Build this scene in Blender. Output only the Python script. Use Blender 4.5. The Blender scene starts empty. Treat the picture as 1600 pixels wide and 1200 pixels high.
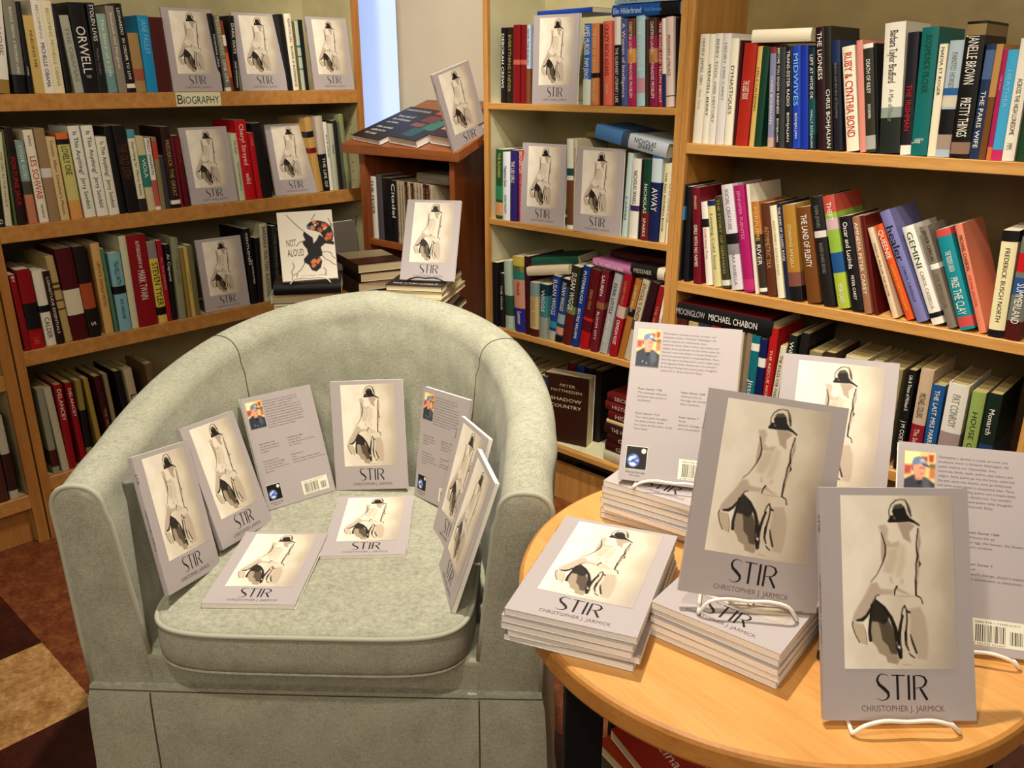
import bpy, math, random
import numpy as np
from mathutils import Matrix, Vector, Euler
random.seed(7)
sc = bpy.context.scene
COL = sc.collection
rad = math.radians

# ---------------------------------------------------------------- camera
cam_d = bpy.data.cameras.new('camera')
cam = bpy.data.objects.new('camera', cam_d); COL.objects.link(cam)
cam_d.sensor_fit = 'HORIZONTAL'; cam_d.sensor_width = 36.0
cam_d.lens = 1330 / 1600 * 36.0
cam_d.clip_start = 0.02
cam.location = (0, 0, 1.28)
cam.rotation_euler = (rad(90 - 19.8), 0, rad(43))
sc.camera = cam

# ---------------------------------------------------------------- light
world = bpy.data.worlds.new('world'); sc.world = world; world.use_nodes = True
bg = world.node_tree.nodes['Background']
bg.inputs['Color'].default_value = (1.0, 0.80, 0.58, 1)
bg.inputs['Strength'].default_value = 0.08

def lamp(name, kind, loc, target, power, color, size=0.1, spot=60, blend=.5):
    d = bpy.data.lights.new(name, kind); o = bpy.data.objects.new(name, d); COL.objects.link(o)
    o.location = loc; d.energy = power; d.color = color
    v = Vector(target) - Vector(loc)
    o.rotation_euler = v.to_track_quat('-Z', 'Y').to_euler()
    if kind == 'SPOT':
        d.spot_size = rad(spot); d.spot_blend = blend; d.shadow_soft_size = size
    if kind == 'AREA':
        d.shape = 'RECTANGLE'; d.size = size[0]; d.size_y = size[1]
    return o

WARM = (1.0, .93, .83)
lamp('ceiling_spot_main', 'SPOT', (-1.02, 1.07, 2.65), (-.72, .85, .5), 148, WARM, .03, 84)
lamp('ceiling_spot_front', 'SPOT', (-.45, -.2, 2.65), (-.5, .8, .6), 58, WARM, .06, 60)
lamp('ceiling_spot_right', 'SPOT', (-.35, .5, 2.6), (-.85, 1.9, .85), 75, WARM, .06, 62)
lamp('ceiling_spot_left', 'SPOT', (-1.25, 1.0, 2.65), (-2.5, 1.3, .85), 48, WARM, .06, 62)
lamp('ceiling_spot_corner', 'SPOT', (-1.5, .9, 2.65), (-2.2, 2.15, 1.4), 95, WARM, .06, 50)
lamp('room_fill_area', 'AREA', (.8, -1.3, 2.3), (-1.2, 1.2, .8), 28, (1.0, .88, .74), (2.0, 1.4))  # soft fill added for the unseen room behind the camera

sc.view_settings.view_transform = 'Standard'
sc.view_settings.look = 'None'
sc.view_settings.gamma = 1
sc.view_settings.use_curve_mapping = False
sc.view_settings.exposure = 0.32
# ---------------------------------------------------------------- helpers
def lin(c):
    if isinstance(c, str): c = [int(c[i:i+2], 16) / 255 for i in (0, 2, 4)]
    elif max(c) > 1.01: c = [v / 255 for v in c]
    return tuple(v / 12.92 if v <= .04045 else ((v + .055) / 1.055) ** 2.4 for v in c[:3])

def mat(name, color=(200, 200, 200), rough=.5, spec=.5, coat=0.0, metal=0.0):
    m = bpy.data.materials.new(name); m.use_nodes = True
    b = m.node_tree.nodes['Principled BSDF']
    b.inputs['Base Color'].default_value = (*lin(color), 1)
    b.inputs['Roughness'].default_value = rough
    b.inputs['Specular IOR Level'].default_value = spec
    b.inputs['Coat Weight'].default_value = coat
    b.inputs['Metallic'].default_value = metal
    return m, m.node_tree.nodes, m.node_tree.links, b

def ramp(nodes, stops):
    r = nodes.new('ShaderNodeValToRGB'); e = r.color_ramp.elements
    while len(e) < len(stops): e.new(.5)
    for k, (p, c) in enumerate(stops): e[k].position = p; e[k].color = (*lin(c), 1)
    return r

def coords(nodes, links, scale=(1, 1, 1), rot=(0, 0, 0), kind='Object'):
    t = nodes.new('ShaderNodeTexCoord'); m = nodes.new('ShaderNodeMapping')
    links.new(t.outputs[kind], m.inputs['Vector'])
    m.inputs['Scale'].default_value = scale; m.inputs['Rotation'].default_value = rot
    return m

def noise(nodes, links, vec, scale, detail=4, rough=.6):
    n = nodes.new('ShaderNodeTexNoise'); n.inputs['Scale'].default_value = scale
    n.inputs['Detail'].default_value = detail; n.inputs['Roughness'].default_value = rough
    links.new(vec.outputs[0], n.inputs['Vector']); return n

def bump(nodes, links, src, b, strength=.2, dist=.001):
    u = nodes.new('ShaderNodeBump'); u.inputs['Strength'].default_value = strength
    u.inputs['Distance'].default_value = dist
    links.new(src, u.inputs['Height']); links.new(u.outputs[0], b.inputs['Normal'])

def wood(name, a, b_, c, grain=(1, 1, 14), scale=3.0, rough=.4, coat=0.0):
    m, n, l, b = mat(name, a, rough, .5, coat)
    v = coords(n, l, grain)
    n1 = noise(n, l, v, scale, 6, .65); n2 = noise(n, l, v, scale * 9, 3, .5)
    mx = n.new('ShaderNodeMath'); mx.operation = 'MULTIPLY_ADD'; mx.inputs[1].default_value = .35
    l.new(n2.outputs['Fac'], mx.inputs[0]); l.new(n1.outputs['Fac'], mx.inputs[2])
    r = ramp(n, [(.42, a), (.62, b_), (.85, c)])
    l.new(mx.outputs[0], r.inputs['Fac']); l.new(r.outputs['Color'], b.inputs['Base Color'])
    bump(n, l, n2.outputs['Fac'], b, .08, .0006)
    return m

# long grain along x / y / z
OAK_X = wood('oak_grain_x', 'ab7436', 'c08944', 'd39f58', (1, 14, 14))
OAK_Y = wood('oak_grain_y', 'a0682c', 'b67c3a', 'c8904c', (14, 1, 14))
OAK_Z = wood('oak_grain_z', 'a87234', 'be8642', 'd29c56', (14, 14, 1))
OAK_ZL = wood('oak_dark_grain_z', '945c24', 'a86e30', 'ba8040', (14, 14, 1))
CHERRY = wood('cherry_wood', '6e3516', '84441e', '965228', (12, 12, 1), rough=.35)
CHERRY_X = wood('cherry_wood_x', '74391a', '8a4a22', '9c5a2c', (1, 14, 14), rough=.35)
TABLE_W = wood('honey_lacquered_wood', 'c68740', 'd0944c', 'd9a15a', (1.2, 12, 12), scale=2.2, rough=.33, coat=.25)
TABLE_E = wood('honey_edge_wood', 'a86c2c', 'b87a36', 'c48842', (6, 6, 12), rough=.4)
DARK_W, *_ = mat('walnut_block', '3e1c0c', .45)

def laminate(name, c, c2):
    m, n, l, b = mat(name, c, .5)
    v = coords(n, l); n1 = noise(n, l, v, 9, 4)
    r = ramp(n, [(.35, c2), (.65, c)]); l.new(n1.outputs['Fac'], r.inputs['Fac'])
    l.new(r.outputs['Color'], b.inputs['Base Color']); return m
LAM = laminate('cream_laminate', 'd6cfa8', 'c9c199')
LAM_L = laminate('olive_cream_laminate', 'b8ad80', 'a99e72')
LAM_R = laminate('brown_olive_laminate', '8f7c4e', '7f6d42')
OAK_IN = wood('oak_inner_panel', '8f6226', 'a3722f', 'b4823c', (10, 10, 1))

def fabric_mat():
    m, n, l, b = mat('sage_linen', 'a9a78e', .95, .15)
    v = coords(n, l)
    n1 = noise(n, l, v, 22, 3, .6); n2 = noise(n, l, v, 500, 2, .5)
    n3 = noise(n, l, coords(n, l, (1, 1, 12)), 110, 3, .6)
    n4 = noise(n, l, coords(n, l, (12, 12, 1)), 110, 3, .6)
    def madd(a, k, b2):
        q = n.new('ShaderNodeMath'); q.operation = 'MULTIPLY_ADD'; q.inputs[1].default_value = k
        l.new(a, q.inputs[0])
        if b2 is None: q.inputs[2].default_value = 0
        else: l.new(b2, q.inputs[2])
        return q.outputs[0]
    s = madd(n1.outputs['Fac'], .12, None); s = madd(n2.outputs['Fac'], .24, s); s = madd(n3.outputs['Fac'], .32, s); s = madd(n4.outputs['Fac'], .32, s)
    r = ramp(n, [(.38, '84836e'), (.5, 'a5a38c'), (.64, 'c2c0a8')])
    l.new(s, r.inputs['Fac']); l.new(r.outputs['Color'], b.inputs['Base Color'])
    b.inputs['Sheen Weight'].default_value = .1
    cr = noise(n, l, coords(n, l, (1.5, 1.5, .8)), 5.5, 2, .5)
    cr2 = noise(n, l, coords(n, l, (1, 1, .35), (0, .3, .5)), 14, 2, .55)
    bump(n, l, madd(cr2.outputs['Fac'], 5, madd(cr.outputs['Fac'], 22, s)), b, .7, .0016)
    return m
FABRIC = fabric_mat()

def print_mat():
    m, n, l, b = mat('printed_cover', 'ffffff', .42, .25)
    a = n.new('ShaderNodeVertexColor'); a.layer_name = 'Col'
    l.new(a.outputs['Color'], b.inputs['Base Color']); return m
PRINT = print_mat()
m_, n_, l_, b_ = mat('matte_printed_cover', 'ffffff', .48, .3)
a_ = n_.new('ShaderNodeVertexColor'); a_.layer_name = 'Col'; l_.new(a_.outputs['Color'], b_.inputs['Base Color'])
PRINT_M = m_

def paper_mat(name, c1, c2, axis):
    m, n, l, b = mat(name, c1, .8, .2)
    sc_ = [4, 4, 4]; sc_[axis] = 900
    v = coords(n, l, tuple(sc_)); n1 = noise(n, l, v, 1.0, 2)
    r = ramp(n, [(.35, c2), (.6, c1)]); l.new(n1.outputs['Fac'], r.inputs['Fac'])
    l.new(r.outputs['Color'], b.inputs['Base Color']); return m
PAPER_X = paper_mat('page_edges_x', 'e4d8b8', 'c2b48e', 0)
PAPER_Y = paper_mat('page_edges_y', 'f6f0e4', 'e6dccc', 1)
PAPER_D = paper_mat('dark_page_edges', 'b59f68', '93804e', 0)  # darker tan pages, mostly used on the low shelves
PAPER_C = paper_mat('cream_page_edges', 'e8d9ae', 'cbb98a', 1)
WHITE_WIRE, *_ = mat('white_coated_wire', 'f2ead8', .35)
BLACK_WIRE, *_ = mat('black_coated_wire', '15130f', .35)
BLACK_P, *_ = mat('black_painted_wood', '070606', .7, .2)
DARK_SEAM, *_ = mat('dark_seam_thread', '4e4c3c', .9)  # dark thread drawn along the chair's seams
PIPING, *_ = mat('piping_cord', 'aeac96', .9, .15)
HOLE, *_ = mat('peg_hole', '2e2616', .8)

def wall_mat(name, c, c2):
    m, n, l, b = mat(name, c, .75, .25)
    v = coords(n, l); n1 = noise(n, l, v, 2.2, 5); n2 = noise(n, l, v, 60, 3)
    r = ramp(n, [(.3, c2), (.7, c)]); l.new(n1.outputs['Fac'], r.inputs['Fac'])
    l.new(r.outputs['Color'], b.inputs['Base Color']); bump(n, l, n2.outputs['Fac'], b, .1, .001); return m
WALL = wall_mat('painted_plaster', 'e6dac2', 'dccfb6')

def floor_mat():
    m, n, l, b = mat('mottled_vinyl_tiles', '5a3a20', .38, .5)
    t = n.new('ShaderNodeTexCoord'); sp = n.new('ShaderNodeSeparateXYZ'); l.new(t.outputs['Object'], sp.inputs[0])
    def par(sock, off):
        a = n.new('ShaderNodeMath'); a.operation = 'ADD'; a.inputs[1].default_value = off; l.new(sock, a.inputs[0])
        d = n.new('ShaderNodeMath'); d.operation = 'MULTIPLY'; d.inputs[1].default_value = 1 / .31; l.new(a.outputs[0], d.inputs[0])
        f = n.new('ShaderNodeMath'); f.operation = 'FLOOR'; l.new(d.outputs[0], f.inputs[0])
        q = n.new('ShaderNodeMath'); q.operation = 'FLOORED_MODULO'; q.inputs[1].default_value = 2; l.new(f.outputs[0], q.inputs[0]); return q.outputs[0]
    px_ = par(sp.outputs['X'], 2.0 + .62 * 4); py_ = par(sp.outputs['Y'], -.484 + .62 * 4)
    v2 = coords(n, l); n1 = noise(n, l, v2, 14, 8, .8); n2 = noise(n, l, v2, 80, 4, .7)
    ad = n.new('ShaderNodeMath'); ad.operation = 'MULTIPLY_ADD'; ad.inputs[1].default_value = .5
    l.new(n2.outputs['Fac'], ad.inputs[0]); l.new(n1.outputs['Fac'], ad.inputs[2])
    ra = ramp(n, [(.55, '200a07'), (.75, '35120a'), (1, '4e2012')]); rb = ramp(n, [(.5, '3a1a0c'), (.72, '66321a'), (1, '94582a')]); rc = ramp(n, [(.5, '6a4824'), (.72, 'a87a44'), (1, 'd8b078')])
    for r in (ra, rb, rc): l.new(ad.outputs[0], r.inputs['Fac'])
    def mix(f, x, y):
        k = n.new('ShaderNodeMix'); k.data_type = 'RGBA'; l.new(f, k.inputs['Factor']); l.new(x, k.inputs[6]); l.new(y, k.inputs[7]); return k.outputs[2]
    row = mix(px_, rc.outputs['Color'], ra.outputs['Color'])     # light / dark tiles
    l.new(mix(py_, rb.outputs['Color'], row), b.inputs['Base Color']); return m
FLOOR = floor_mat()

# ---------------------------------------------------------------- mesh collector
class MB:
    def __init__(s): s.v = []; s.f = []; s.c = []; s.m = []
    def add(s, verts, faces, col=None, M=None, mi=0):
        k = len(s.v)
        if M is not None: verts = [tuple(M @ Vector(p)) for p in verts]
        s.v.extend(verts)
        for i, f in enumerate(faces):
            s.f.append([k + j for j in f])
            s.c.append(col if (col is None or isinstance(col[0], float)) else col[i]); s.m.append(mi)
        return s
    def box(s, x0, x1, y0, y1, z0, z1, col=None, M=None, mi=0):
        v = [(x0, y0, z0), (x1, y0, z0), (x1, y1, z0), (x0, y1, z0), (x0, y0, z1), (x1, y0, z1), (x1, y1, z1), (x0, y1, z1)]
        return s.add(v, [(0, 3, 2, 1), (4, 5, 6, 7), (0, 1, 5, 4), (1, 2, 6, 5), (2, 3, 7, 6), (3, 0, 4, 7)], col, M, mi)
    def tube(s, pts, r, n=8, closed=False, col=None, M=None, mi=0):
        P = [Vector(p) for p in pts]; m = len(P); V = []; prev = None
        for i in range(m):
            if closed: t = (P[(i + 1) % m] - P[i - 1])
            else: t = (P[min(i + 1, m - 1)] - P[max(i - 1, 0)])
            t.normalize()
            if prev is None:
                a = Vector((0, 0, 1)) if abs(t.z) < .9 else Vector((1, 0, 0))
                u = t.cross(a).normalized()
            else:
                u = (prev - t * prev.dot(t)).normalized()
            prev = u; w = t.cross(u)
            for k in range(n):
                a = 2 * math.pi * k / n; V.append(tuple(P[i] + (u * math.cos(a) + w * math.sin(a)) * r))
        F = []
        for i in range(m if closed else m - 1):
            j = (i + 1) % m
            for k in range(n): F.append((i * n + k, i * n + (k + 1) % n, j * n + (k + 1) % n, j * n + k))
        if not closed: F.append(tuple(range(n))[::-1]); F.append(tuple((m - 1) * n + k for k in range(n)))
        return s.add(V, F, col, M, mi)
    def mesh(s, name, mats, smooth=False, angle=None):
        me = bpy.data.meshes.new(name); me.from_pydata(s.v, [], s.f)
        for m in (mats if isinstance(mats, (list, tuple)) else [mats]): me.materials.append(m)
        if any(s.m): me.polygons.foreach_set('material_index', s.m)
        if any(c is not None for c in s.c):
            at = me.color_attributes.new('Col', 'FLOAT_COLOR', 'CORNER')
            arr = []
            for f, c in zip(s.f, s.c):
                c = c or (1, 1, 1); arr.extend([c[0], c[1], c[2], 1.0] * len(f))
            at.data.foreach_set('color', arr)
        if smooth: me.polygons.foreach_set('use_smooth', [True] * len(me.polygons))
        me.update(); return me

def link(name, me, parent=None, M=None):
    o = bpy.data.objects.new(name, me); COL.objects.link(o)
    if parent is not None: o.parent = parent
    if M is not None: o.matrix_local = M
    return o
def tag(o, label=None, cat=None, group=None, kind=None):
    if label: o['label'] = label
    if cat: o['category'] = cat
    if group: o['group'] = group
    if kind: o['kind'] = kind
    return o
def thing(name, label, cat, M=None, group=None):
    o = bpy.data.objects.new(name, None); COL.objects.link(o); o.empty_display_size = .05
    if M is not None: o.matrix_world = M
    return tag(o, label, cat, group)
def bevel(o, w=.002, seg=2):
    m = o.modifiers.new('bevel', 'BEVEL'); m.width = w; m.segments = seg; m.limit_method = 'ANGLE'; m.angle_limit = rad(40); return o
def struct(name, me, **k): return tag(link(name, me), kind='structure')

# ---------------------------------------------------------------- lettering
def build_glyphs(chars):
    obs = []
    def tx(s):
        cu = bpy.data.curves.new('glyph', 'FONT'); cu.body = s; cu.size = 1; cu.resolution_u = 2
        o = bpy.data.objects.new('glyph', cu); COL.objects.link(o); return o
    for c in chars: obs.append((c, tx(c), tx(c + 'I')))
    bar = tx('I'); bpy.context.view_layer.update(); dg = bpy.context.evaluated_depsgraph_get()
    def grab(o):
        me = o.evaluated_get(dg).to_mesh()
        v = [(p.co.x, p.co.y) for p in me.vertices]; f = [tuple(p.vertices) for p in me.polygons]
        o.evaluated_get(dg).to_mesh_clear(); return v, f
    bv, _ = grab(bar); bmax = max(p[0] for p in bv)
    out = {}
    for c, a, b in obs:
        v, f = grab(a); w, _ = grab(b); out[c] = (v, f, max(p[0] for p in w) - bmax)
    for c, a, b in obs:
        for o in (a, b): d = o.data; bpy.data.objects.remove(o); bpy.data.curves.remove(d)
    d = bar.data; bpy.data.objects.remove(bar); bpy.data.curves.remove(d)
    out[' '] = ([], [], .3)
    return out
GL = build_glyphs("ABCDEFGHIJKLMNOPQRSTUVWXYZabcdefghijklmnopqrstuvwxyz0123456789.,'&-|?!:")
def text2d(s):
    V = []; F = []; x = 0
    for ch in s:
        g = GL.get(ch, GL[' ']); k = len(V)
        V += [(p[0] + x, p[1]) for p in g[0]]; F += [tuple(k + i for i in f) for f in g[1]]; x += g[2]
    return V, F, x
def put_text(mb, s, origin, ux, uy, width, height, col, align='fit', cap=.72):
    """text in the plane origin + a*ux + b*uy; fitted to width x height"""
    V, F, w = text2d(s)
    if not V: return
    x0 = min(p[0] for p in V); x1 = max(p[0] for p in V)
    sx = width / (x1 - x0) if align == 'fit' else height / cap
    sy = height / cap
    if align == 'fit': sx = min(sx, sy * 1.6)
    o = Vector(origin); ux = Vector(ux); uy = Vector(uy)
    off = (width - (x1 - x0) * sx) / 2 if align == 'fit' else 0
    mb.add([tuple(o + ux * ((p[0] - x0) * sx + off) + uy * (p[1] * sy)) for p in V], F, col)

# ---------------------------------------------------------------- raster painting (numpy) for printed pictures
def raster(W, H, base, shapes, aspect):
    """base HxWx3 sRGB 0..255, shapes in 0..1 panel coordinates, aspect = height/width of the panel"""
    ys, xs = np.mgrid[0:H, 0:W]; X = (xs + .5) / W; Y = (ys + .5) / H * aspect
    img = base.astype(float)
    def seg(P, Q):
        px, py = P; qx, qy = Q; dx, dy = qx - px, qy - py; L = dx * dx + dy * dy + 1e-12
        t = np.clip(((X - px) * dx + (Y - py) * dy) / L, 0, 1)
        return np.hypot(X - px - t * dx, Y - py - t * dy), t
    for sh in shapes:
        if sh[0] == 'p':
            pts = [(p[0], p[1] * aspect) for p in sh[1]]; col = np.array(sh[2], float); al = sh[3]; soft = max(sh[4], .6 / W)
            inside = np.zeros((H, W), bool); dist = np.full((H, W), 9.)
            for i in range(len(pts)):
                a, b = pts[i - 1], pts[i]
                d, _ = seg(a, b); dist = np.minimum(dist, d)
                cr = ((a[1] > Y) != (b[1] > Y)) & (X < (b[0] - a[0]) * (Y - a[1]) / ((b[1] - a[1]) or 1e-9) + a[0])
                inside ^= cr
            sd = np.where(inside, dist, -dist); A = np.clip(sd / soft * .5 + .5, 0, 1) * al
        else:
            pts = [(p[0], p[1] * aspect) for p in sh[1]]; ws = sh[2]; col = np.array(sh[3], float); al = sh[4]; A = np.zeros((H, W))
            for i in range(len(pts) - 1):
                d, t = seg(pts[i], pts[i + 1]); w = (ws[i] * (1 - t) + ws[i + 1] * t) / 2
                A = np.maximum(A, np.clip((w - d) * W + .5, 0, 1))
            A = A * al
        img = img * (1 - A[..., None]) + col * A[..., None]
    return np.clip(img, 0, 255)
def srgb_lin(a): a = a / 255; return np.where(a <= .04045, a / 12.92, ((a + .055) / 1.055) ** 2.4)
def put_picture(mb, img, o, ux, uy):
    """picture as a grid of coloured faces; o top-left, ux/uy full side vectors (uy downwards)"""
    H, W, _ = img.shape; k = len(mb.v); o = Vector(o); ux = Vector(ux); uy = Vector(uy); L = srgb_lin(img)
    for j in range(H + 1):
        for i in range(W + 1): mb.v.append(tuple(o + ux * (i / W) + uy * (j / H)))
    for j in range(H):
        for i in range(W):
            a = k + j * (W + 1) + i
            mb.f.append([a, a + W + 1, a + W + 2, a + 1]); mb.c.append(tuple(float(x) for x in L[j, i])); mb.m.append(0)

def wash(H, W, seed=3):
    r = np.random.RandomState(seed); out = np.zeros((H, W))
    for n, a in ((4, 1.), (8, .5), (16, .25)):
        g = r.rand(n + 1, n + 1); yy = np.linspace(0, n - 1e-6, H); xx = np.linspace(0, n - 1e-6, W)
        yi = yy.astype(int); xi = xx.astype(int); fy = (yy - yi)[:, None]; fx = (xx - xi)[None]
        fy = fy * fy * (3 - 2 * fy); fx = fx * fx * (3 - 2 * fx)
        v = g[yi][:, xi] * (1 - fy) * (1 - fx) + g[yi + 1][:, xi] * fy * (1 - fx) + g[yi][:, xi + 1] * (1 - fy) * fx + g[yi + 1][:, xi + 1] * fy * fx
        out += a * (v - .5)
    return out

ART = [('p',[(0.34,0.423),(0.405,0.324),(0.411,0.177),(0.614,0.157),(0.69,0.192),(0.654,0.568),(0.304,0.568),(0.227,0.568),(0.256,0.501)],(236,222,198),0.55,0.02),('p',[(0.333,0.177),(0.396,0.17),(0.422,0.197),(0.408,0.256),(0.446,0.28),(0.516,0.265),(0.511,0.3),(0.406,0.305),(0.385,0.256),(0.348,0.211)],(186,168,140),0.75,0.012),('p',[(0.505,0.162),(0.614,0.157),(0.664,0.177),(0.611,0.216),(0.623,0.278),(0.556,0.251),(0.534,0.211)],(172,150,126),0.85,0.008),('p',[(0.406,0.315),(0.507,0.3),(0.496,0.373),(0.447,0.457),(0.37,0.447),(0.372,0.398),(0.404,0.354)],(196,178,150),0.65,0.02),('p',[(0.524,0.275),(0.577,0.295),(0.565,0.398),(0.523,0.472),(0.477,0.472),(0.495,0.398)],(200,182,154),0.55,0.02),('p',[(0.359,0.226),(0.391,0.285),(0.395,0.344),(0.372,0.383),(0.353,0.388),(0.351,0.324)],(178,154,132),0.8,0.008),('p',[(0.698,0.197),(0.71,0.275),(0.692,0.324),(0.693,0.383),(0.678,0.462),(0.658,0.565),(0.668,0.423),(0.676,0.324)],(150,128,108),0.7,0.008),('p',[(0.423,0.477),(0.438,0.477),(0.445,0.509),(0.429,0.506)],(185,165,135),0.8,0.012),('p',[(0.523,0.486),(0.546,0.489),(0.537,0.511),(0.522,0.511)],(190,170,140),0.7,0.012),('p',[(0.252,0.511),(0.196,0.58),(0.132,0.644),(0.089,0.693),(0.08,0.732),(0.122,0.732),(0.168,0.717),(0.231,0.683),(0.256,0.629),(0.288,0.59),(0.334,0.577),(0.442,0.574),(0.458,0.55),(0.336,0.541),(0.306,0.506)],(186,164,142),0.8,0.012),('p',[(0.475,0.531),(0.543,0.555),(0.596,0.575),(0.55,0.57),(0.474,0.55)],(170,150,125),0.7,0.01),('p',[(0.083,0.737),(0.168,0.742),(0.197,0.791),(0.203,0.865),(0.141,0.852),(0.104,0.811)],(198,180,150),0.9,0.006),('p',[(0.585,0.658),(0.685,0.646),(0.728,0.708),(0.746,0.816),(0.744,0.889),(0.729,0.946),(0.649,0.941),(0.614,0.87),(0.587,0.791),(0.597,0.732)],(176,154,132),0.6,0.012),('p',[(0.245,0.727),(0.314,0.727),(0.334,0.791),(0.355,0.84),(0.421,0.914),(0.467,0.924),(0.487,0.953),(0.465,0.974),(0.381,0.963),(0.367,0.929),(0.307,0.909),(0.286,0.875),(0.241,0.84),(0.227,0.811)],(160,142,116),0.92,0.006),('p',[(0.306,0.727),(0.391,0.712),(0.435,0.767),(0.466,0.84),(0.467,0.921),(0.414,0.913),(0.385,0.87),(0.34,0.835),(0.327,0.781)],(82,69,50),0.95,0.006),('p',[(0.251,0.639),(0.287,0.605),(0.363,0.646),(0.407,0.693),(0.394,0.725),(0.359,0.748),(0.313,0.732),(0.248,0.73)],(36,27,20),0.96,0.008),('s',[(0.255,0.634),(0.246,0.693),(0.233,0.752),(0.229,0.791),(0.235,0.838)],[0.0187,0.0266,0.0234,0.0266,0.0281],(30,20,16),1),('s',[(0.291,0.608),(0.362,0.649),(0.422,0.708),(0.457,0.771),(0.472,0.83),(0.48,0.889),(0.497,0.934)],[0.0156,0.0266,0.0312,0.0359,0.0391,0.0344,0.0312],(26,17,14),1),('s',[(0.525,0.698),(0.508,0.742),(0.495,0.791),(0.486,0.83),(0.492,0.86),(0.506,0.889),(0.503,0.931)],[0.0203,0.0234,0.0281,0.0359,0.0266,0.0156,0.0187],(28,18,15),1),('s',[(0.514,0.698),(0.527,0.658),(0.547,0.638),(0.564,0.668),(0.565,0.717),(0.555,0.771),(0.548,0.811),(0.549,0.86),(0.571,0.895)],[0.0109,0.0109,0.0125,0.0141,0.0141,0.0172,0.0234,0.0203,0.0125],(60,42,30),1),('s',[(0.548,0.791),(0.547,0.835)],[0.0187,0.0187],(28,18,15),1),('s',[(0.563,0.669),(0.588,0.678)],[0.0187,0.0187],(45,32,24),1),('s',[(0.59,0.806),(0.607,0.85),(0.639,0.908)],[0.0094,0.0187,0.0172],(40,28,22),1),('s',[(0.574,0.91),(0.593,0.924),(0.622,0.937)],[0.0078,0.0141,0.0078],(35,24,20),1),('p',[(0.464,0.84),(0.477,0.867),(0.499,0.87),(0.495,0.889),(0.476,0.88)],(240,228,210),0.95,0.004),('s',[(0.331,0.576),(0.296,0.584),(0.272,0.614),(0.247,0.654),(0.207,0.698),(0.168,0.721),(0.122,0.725)],[0.0039,0.0078,0.0109,0.0172,0.025,0.0312,0.0187],(30,20,16),1),('s',[(0.084,0.732),(0.077,0.752),(0.101,0.806),(0.137,0.85)],[0.0094,0.0094,0.0078,0.0078],(60,42,34),1),('s',[(0.175,0.752),(0.196,0.796),(0.204,0.862)],[0.0039,0.0055,0.007],(120,98,80),0.8),('s',[(0.484,0.528),(0.465,0.55),(0.459,0.579)],[0.0156,0.0117,0.0094],(28,18,15),1),('s',[(0.459,0.581),(0.542,0.586),(0.642,0.584)],[0.0039,0.0039,0.0039],(150,130,105),0.7),('s',[(0.657,0.496),(0.651,0.579),(0.695,0.595),(0.709,0.627)],[0.0125,0.0141,0.0094,0.0094],(32,20,18),1),('s',[(0.518,0.974),(0.586,0.978)],[0.0094,0.0094],(160,140,115),0.6),('s',[(0.359,0.221),(0.377,0.256),(0.393,0.295),(0.389,0.344),(0.366,0.388),(0.34,0.423),(0.308,0.462),(0.256,0.501)],[0.0094,0.0109,0.0125,0.0141,0.0109,0.0078,0.0055,0.0047],(48,32,26),1),('s',[(0.69,0.193),(0.68,0.236),(0.669,0.285),(0.673,0.324),(0.679,0.354),(0.661,0.398),(0.659,0.447),(0.653,0.496),(0.654,0.569)],[0.0109,0.0117,0.0094,0.0141,0.0203,0.0109,0.0109,0.0141,0.0125],(38,22,20),1),('s',[(0.691,0.383),(0.698,0.398),(0.689,0.413)],[0.0062,0.0172,0.0062],(40,26,22),1),('s',[(0.438,0.123),(0.433,0.089),(0.455,0.054),(0.495,0.03),(0.534,0.023),(0.581,0.027),(0.603,0.054),(0.617,0.089),(0.63,0.12)],[0.0109,0.0094,0.0109,0.0125,0.0078,0.0109,0.0203,0.0281,0.0156],(72,54,42),0.9),('p',[(0.461,0.091),(0.49,0.059),(0.541,0.049),(0.579,0.071),(0.594,0.108),(0.619,0.13),(0.661,0.148),(0.707,0.17),(0.702,0.179),(0.66,0.163),(0.614,0.153),(0.536,0.157),(0.429,0.159),(0.418,0.152),(0.446,0.118),(0.472,0.116)],(22,15,12),0.98,0.004),('p',[(0.466,0.071),(0.49,0.054),(0.541,0.049),(0.573,0.065),(0.555,0.073),(0.493,0.078)],(92,78,62),0.85,0.008),('p',[(0.469,0.123),(0.491,0.128),(0.494,0.14),(0.471,0.138)],(150,132,110),0.7,0.006),('p',[(0.587,0.066),(0.593,0.079),(0.588,0.081),(0.57,0.059)],(232,214,190),0.9,0.004)]
TITLE = [([(0.4271,0.8133),(0.4085,0.8059),(0.3802,0.8034),(0.3609,0.8127),(0.3517,0.8297),(0.3641,0.8483),(0.3964,0.8654),(0.4203,0.8809),(0.4262,0.8948),(0.4158,0.9072),(0.3967,0.9137),(0.3755,0.9149),(0.3476,0.9056)],[0.0028,0.0038,0.0057,0.0114,0.0161,0.0199,0.0227,0.0208,0.0161,0.0104,0.0057,0.0038,0.0024]),([(0.4462,0.8086),(0.536,0.8099)],[0.0066,0.0066]),([(0.4851,0.8065),(0.4862,0.9125)],[0.0161,0.0161]),([(0.5597,0.808),(0.5591,0.9125)],[0.0161,0.0161]),([(0.5951,0.8096),(0.5944,0.9125)],[0.0152,0.0152]),([(0.5998,0.8102),(0.6353,0.8096),(0.6632,0.8173),(0.6751,0.8328),(0.6662,0.8483),(0.6468,0.8592),(0.6041,0.8629)],[0.0047,0.0066,0.0133,0.018,0.0142,0.0076,0.0038]),([(0.6347,0.8638),(0.6791,0.9125)],[0.0161,0.0171])]
BW, BH, BT = .152, .229, .0085       # the grey paperback
MAUVE = (177, 166, 162)
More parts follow.
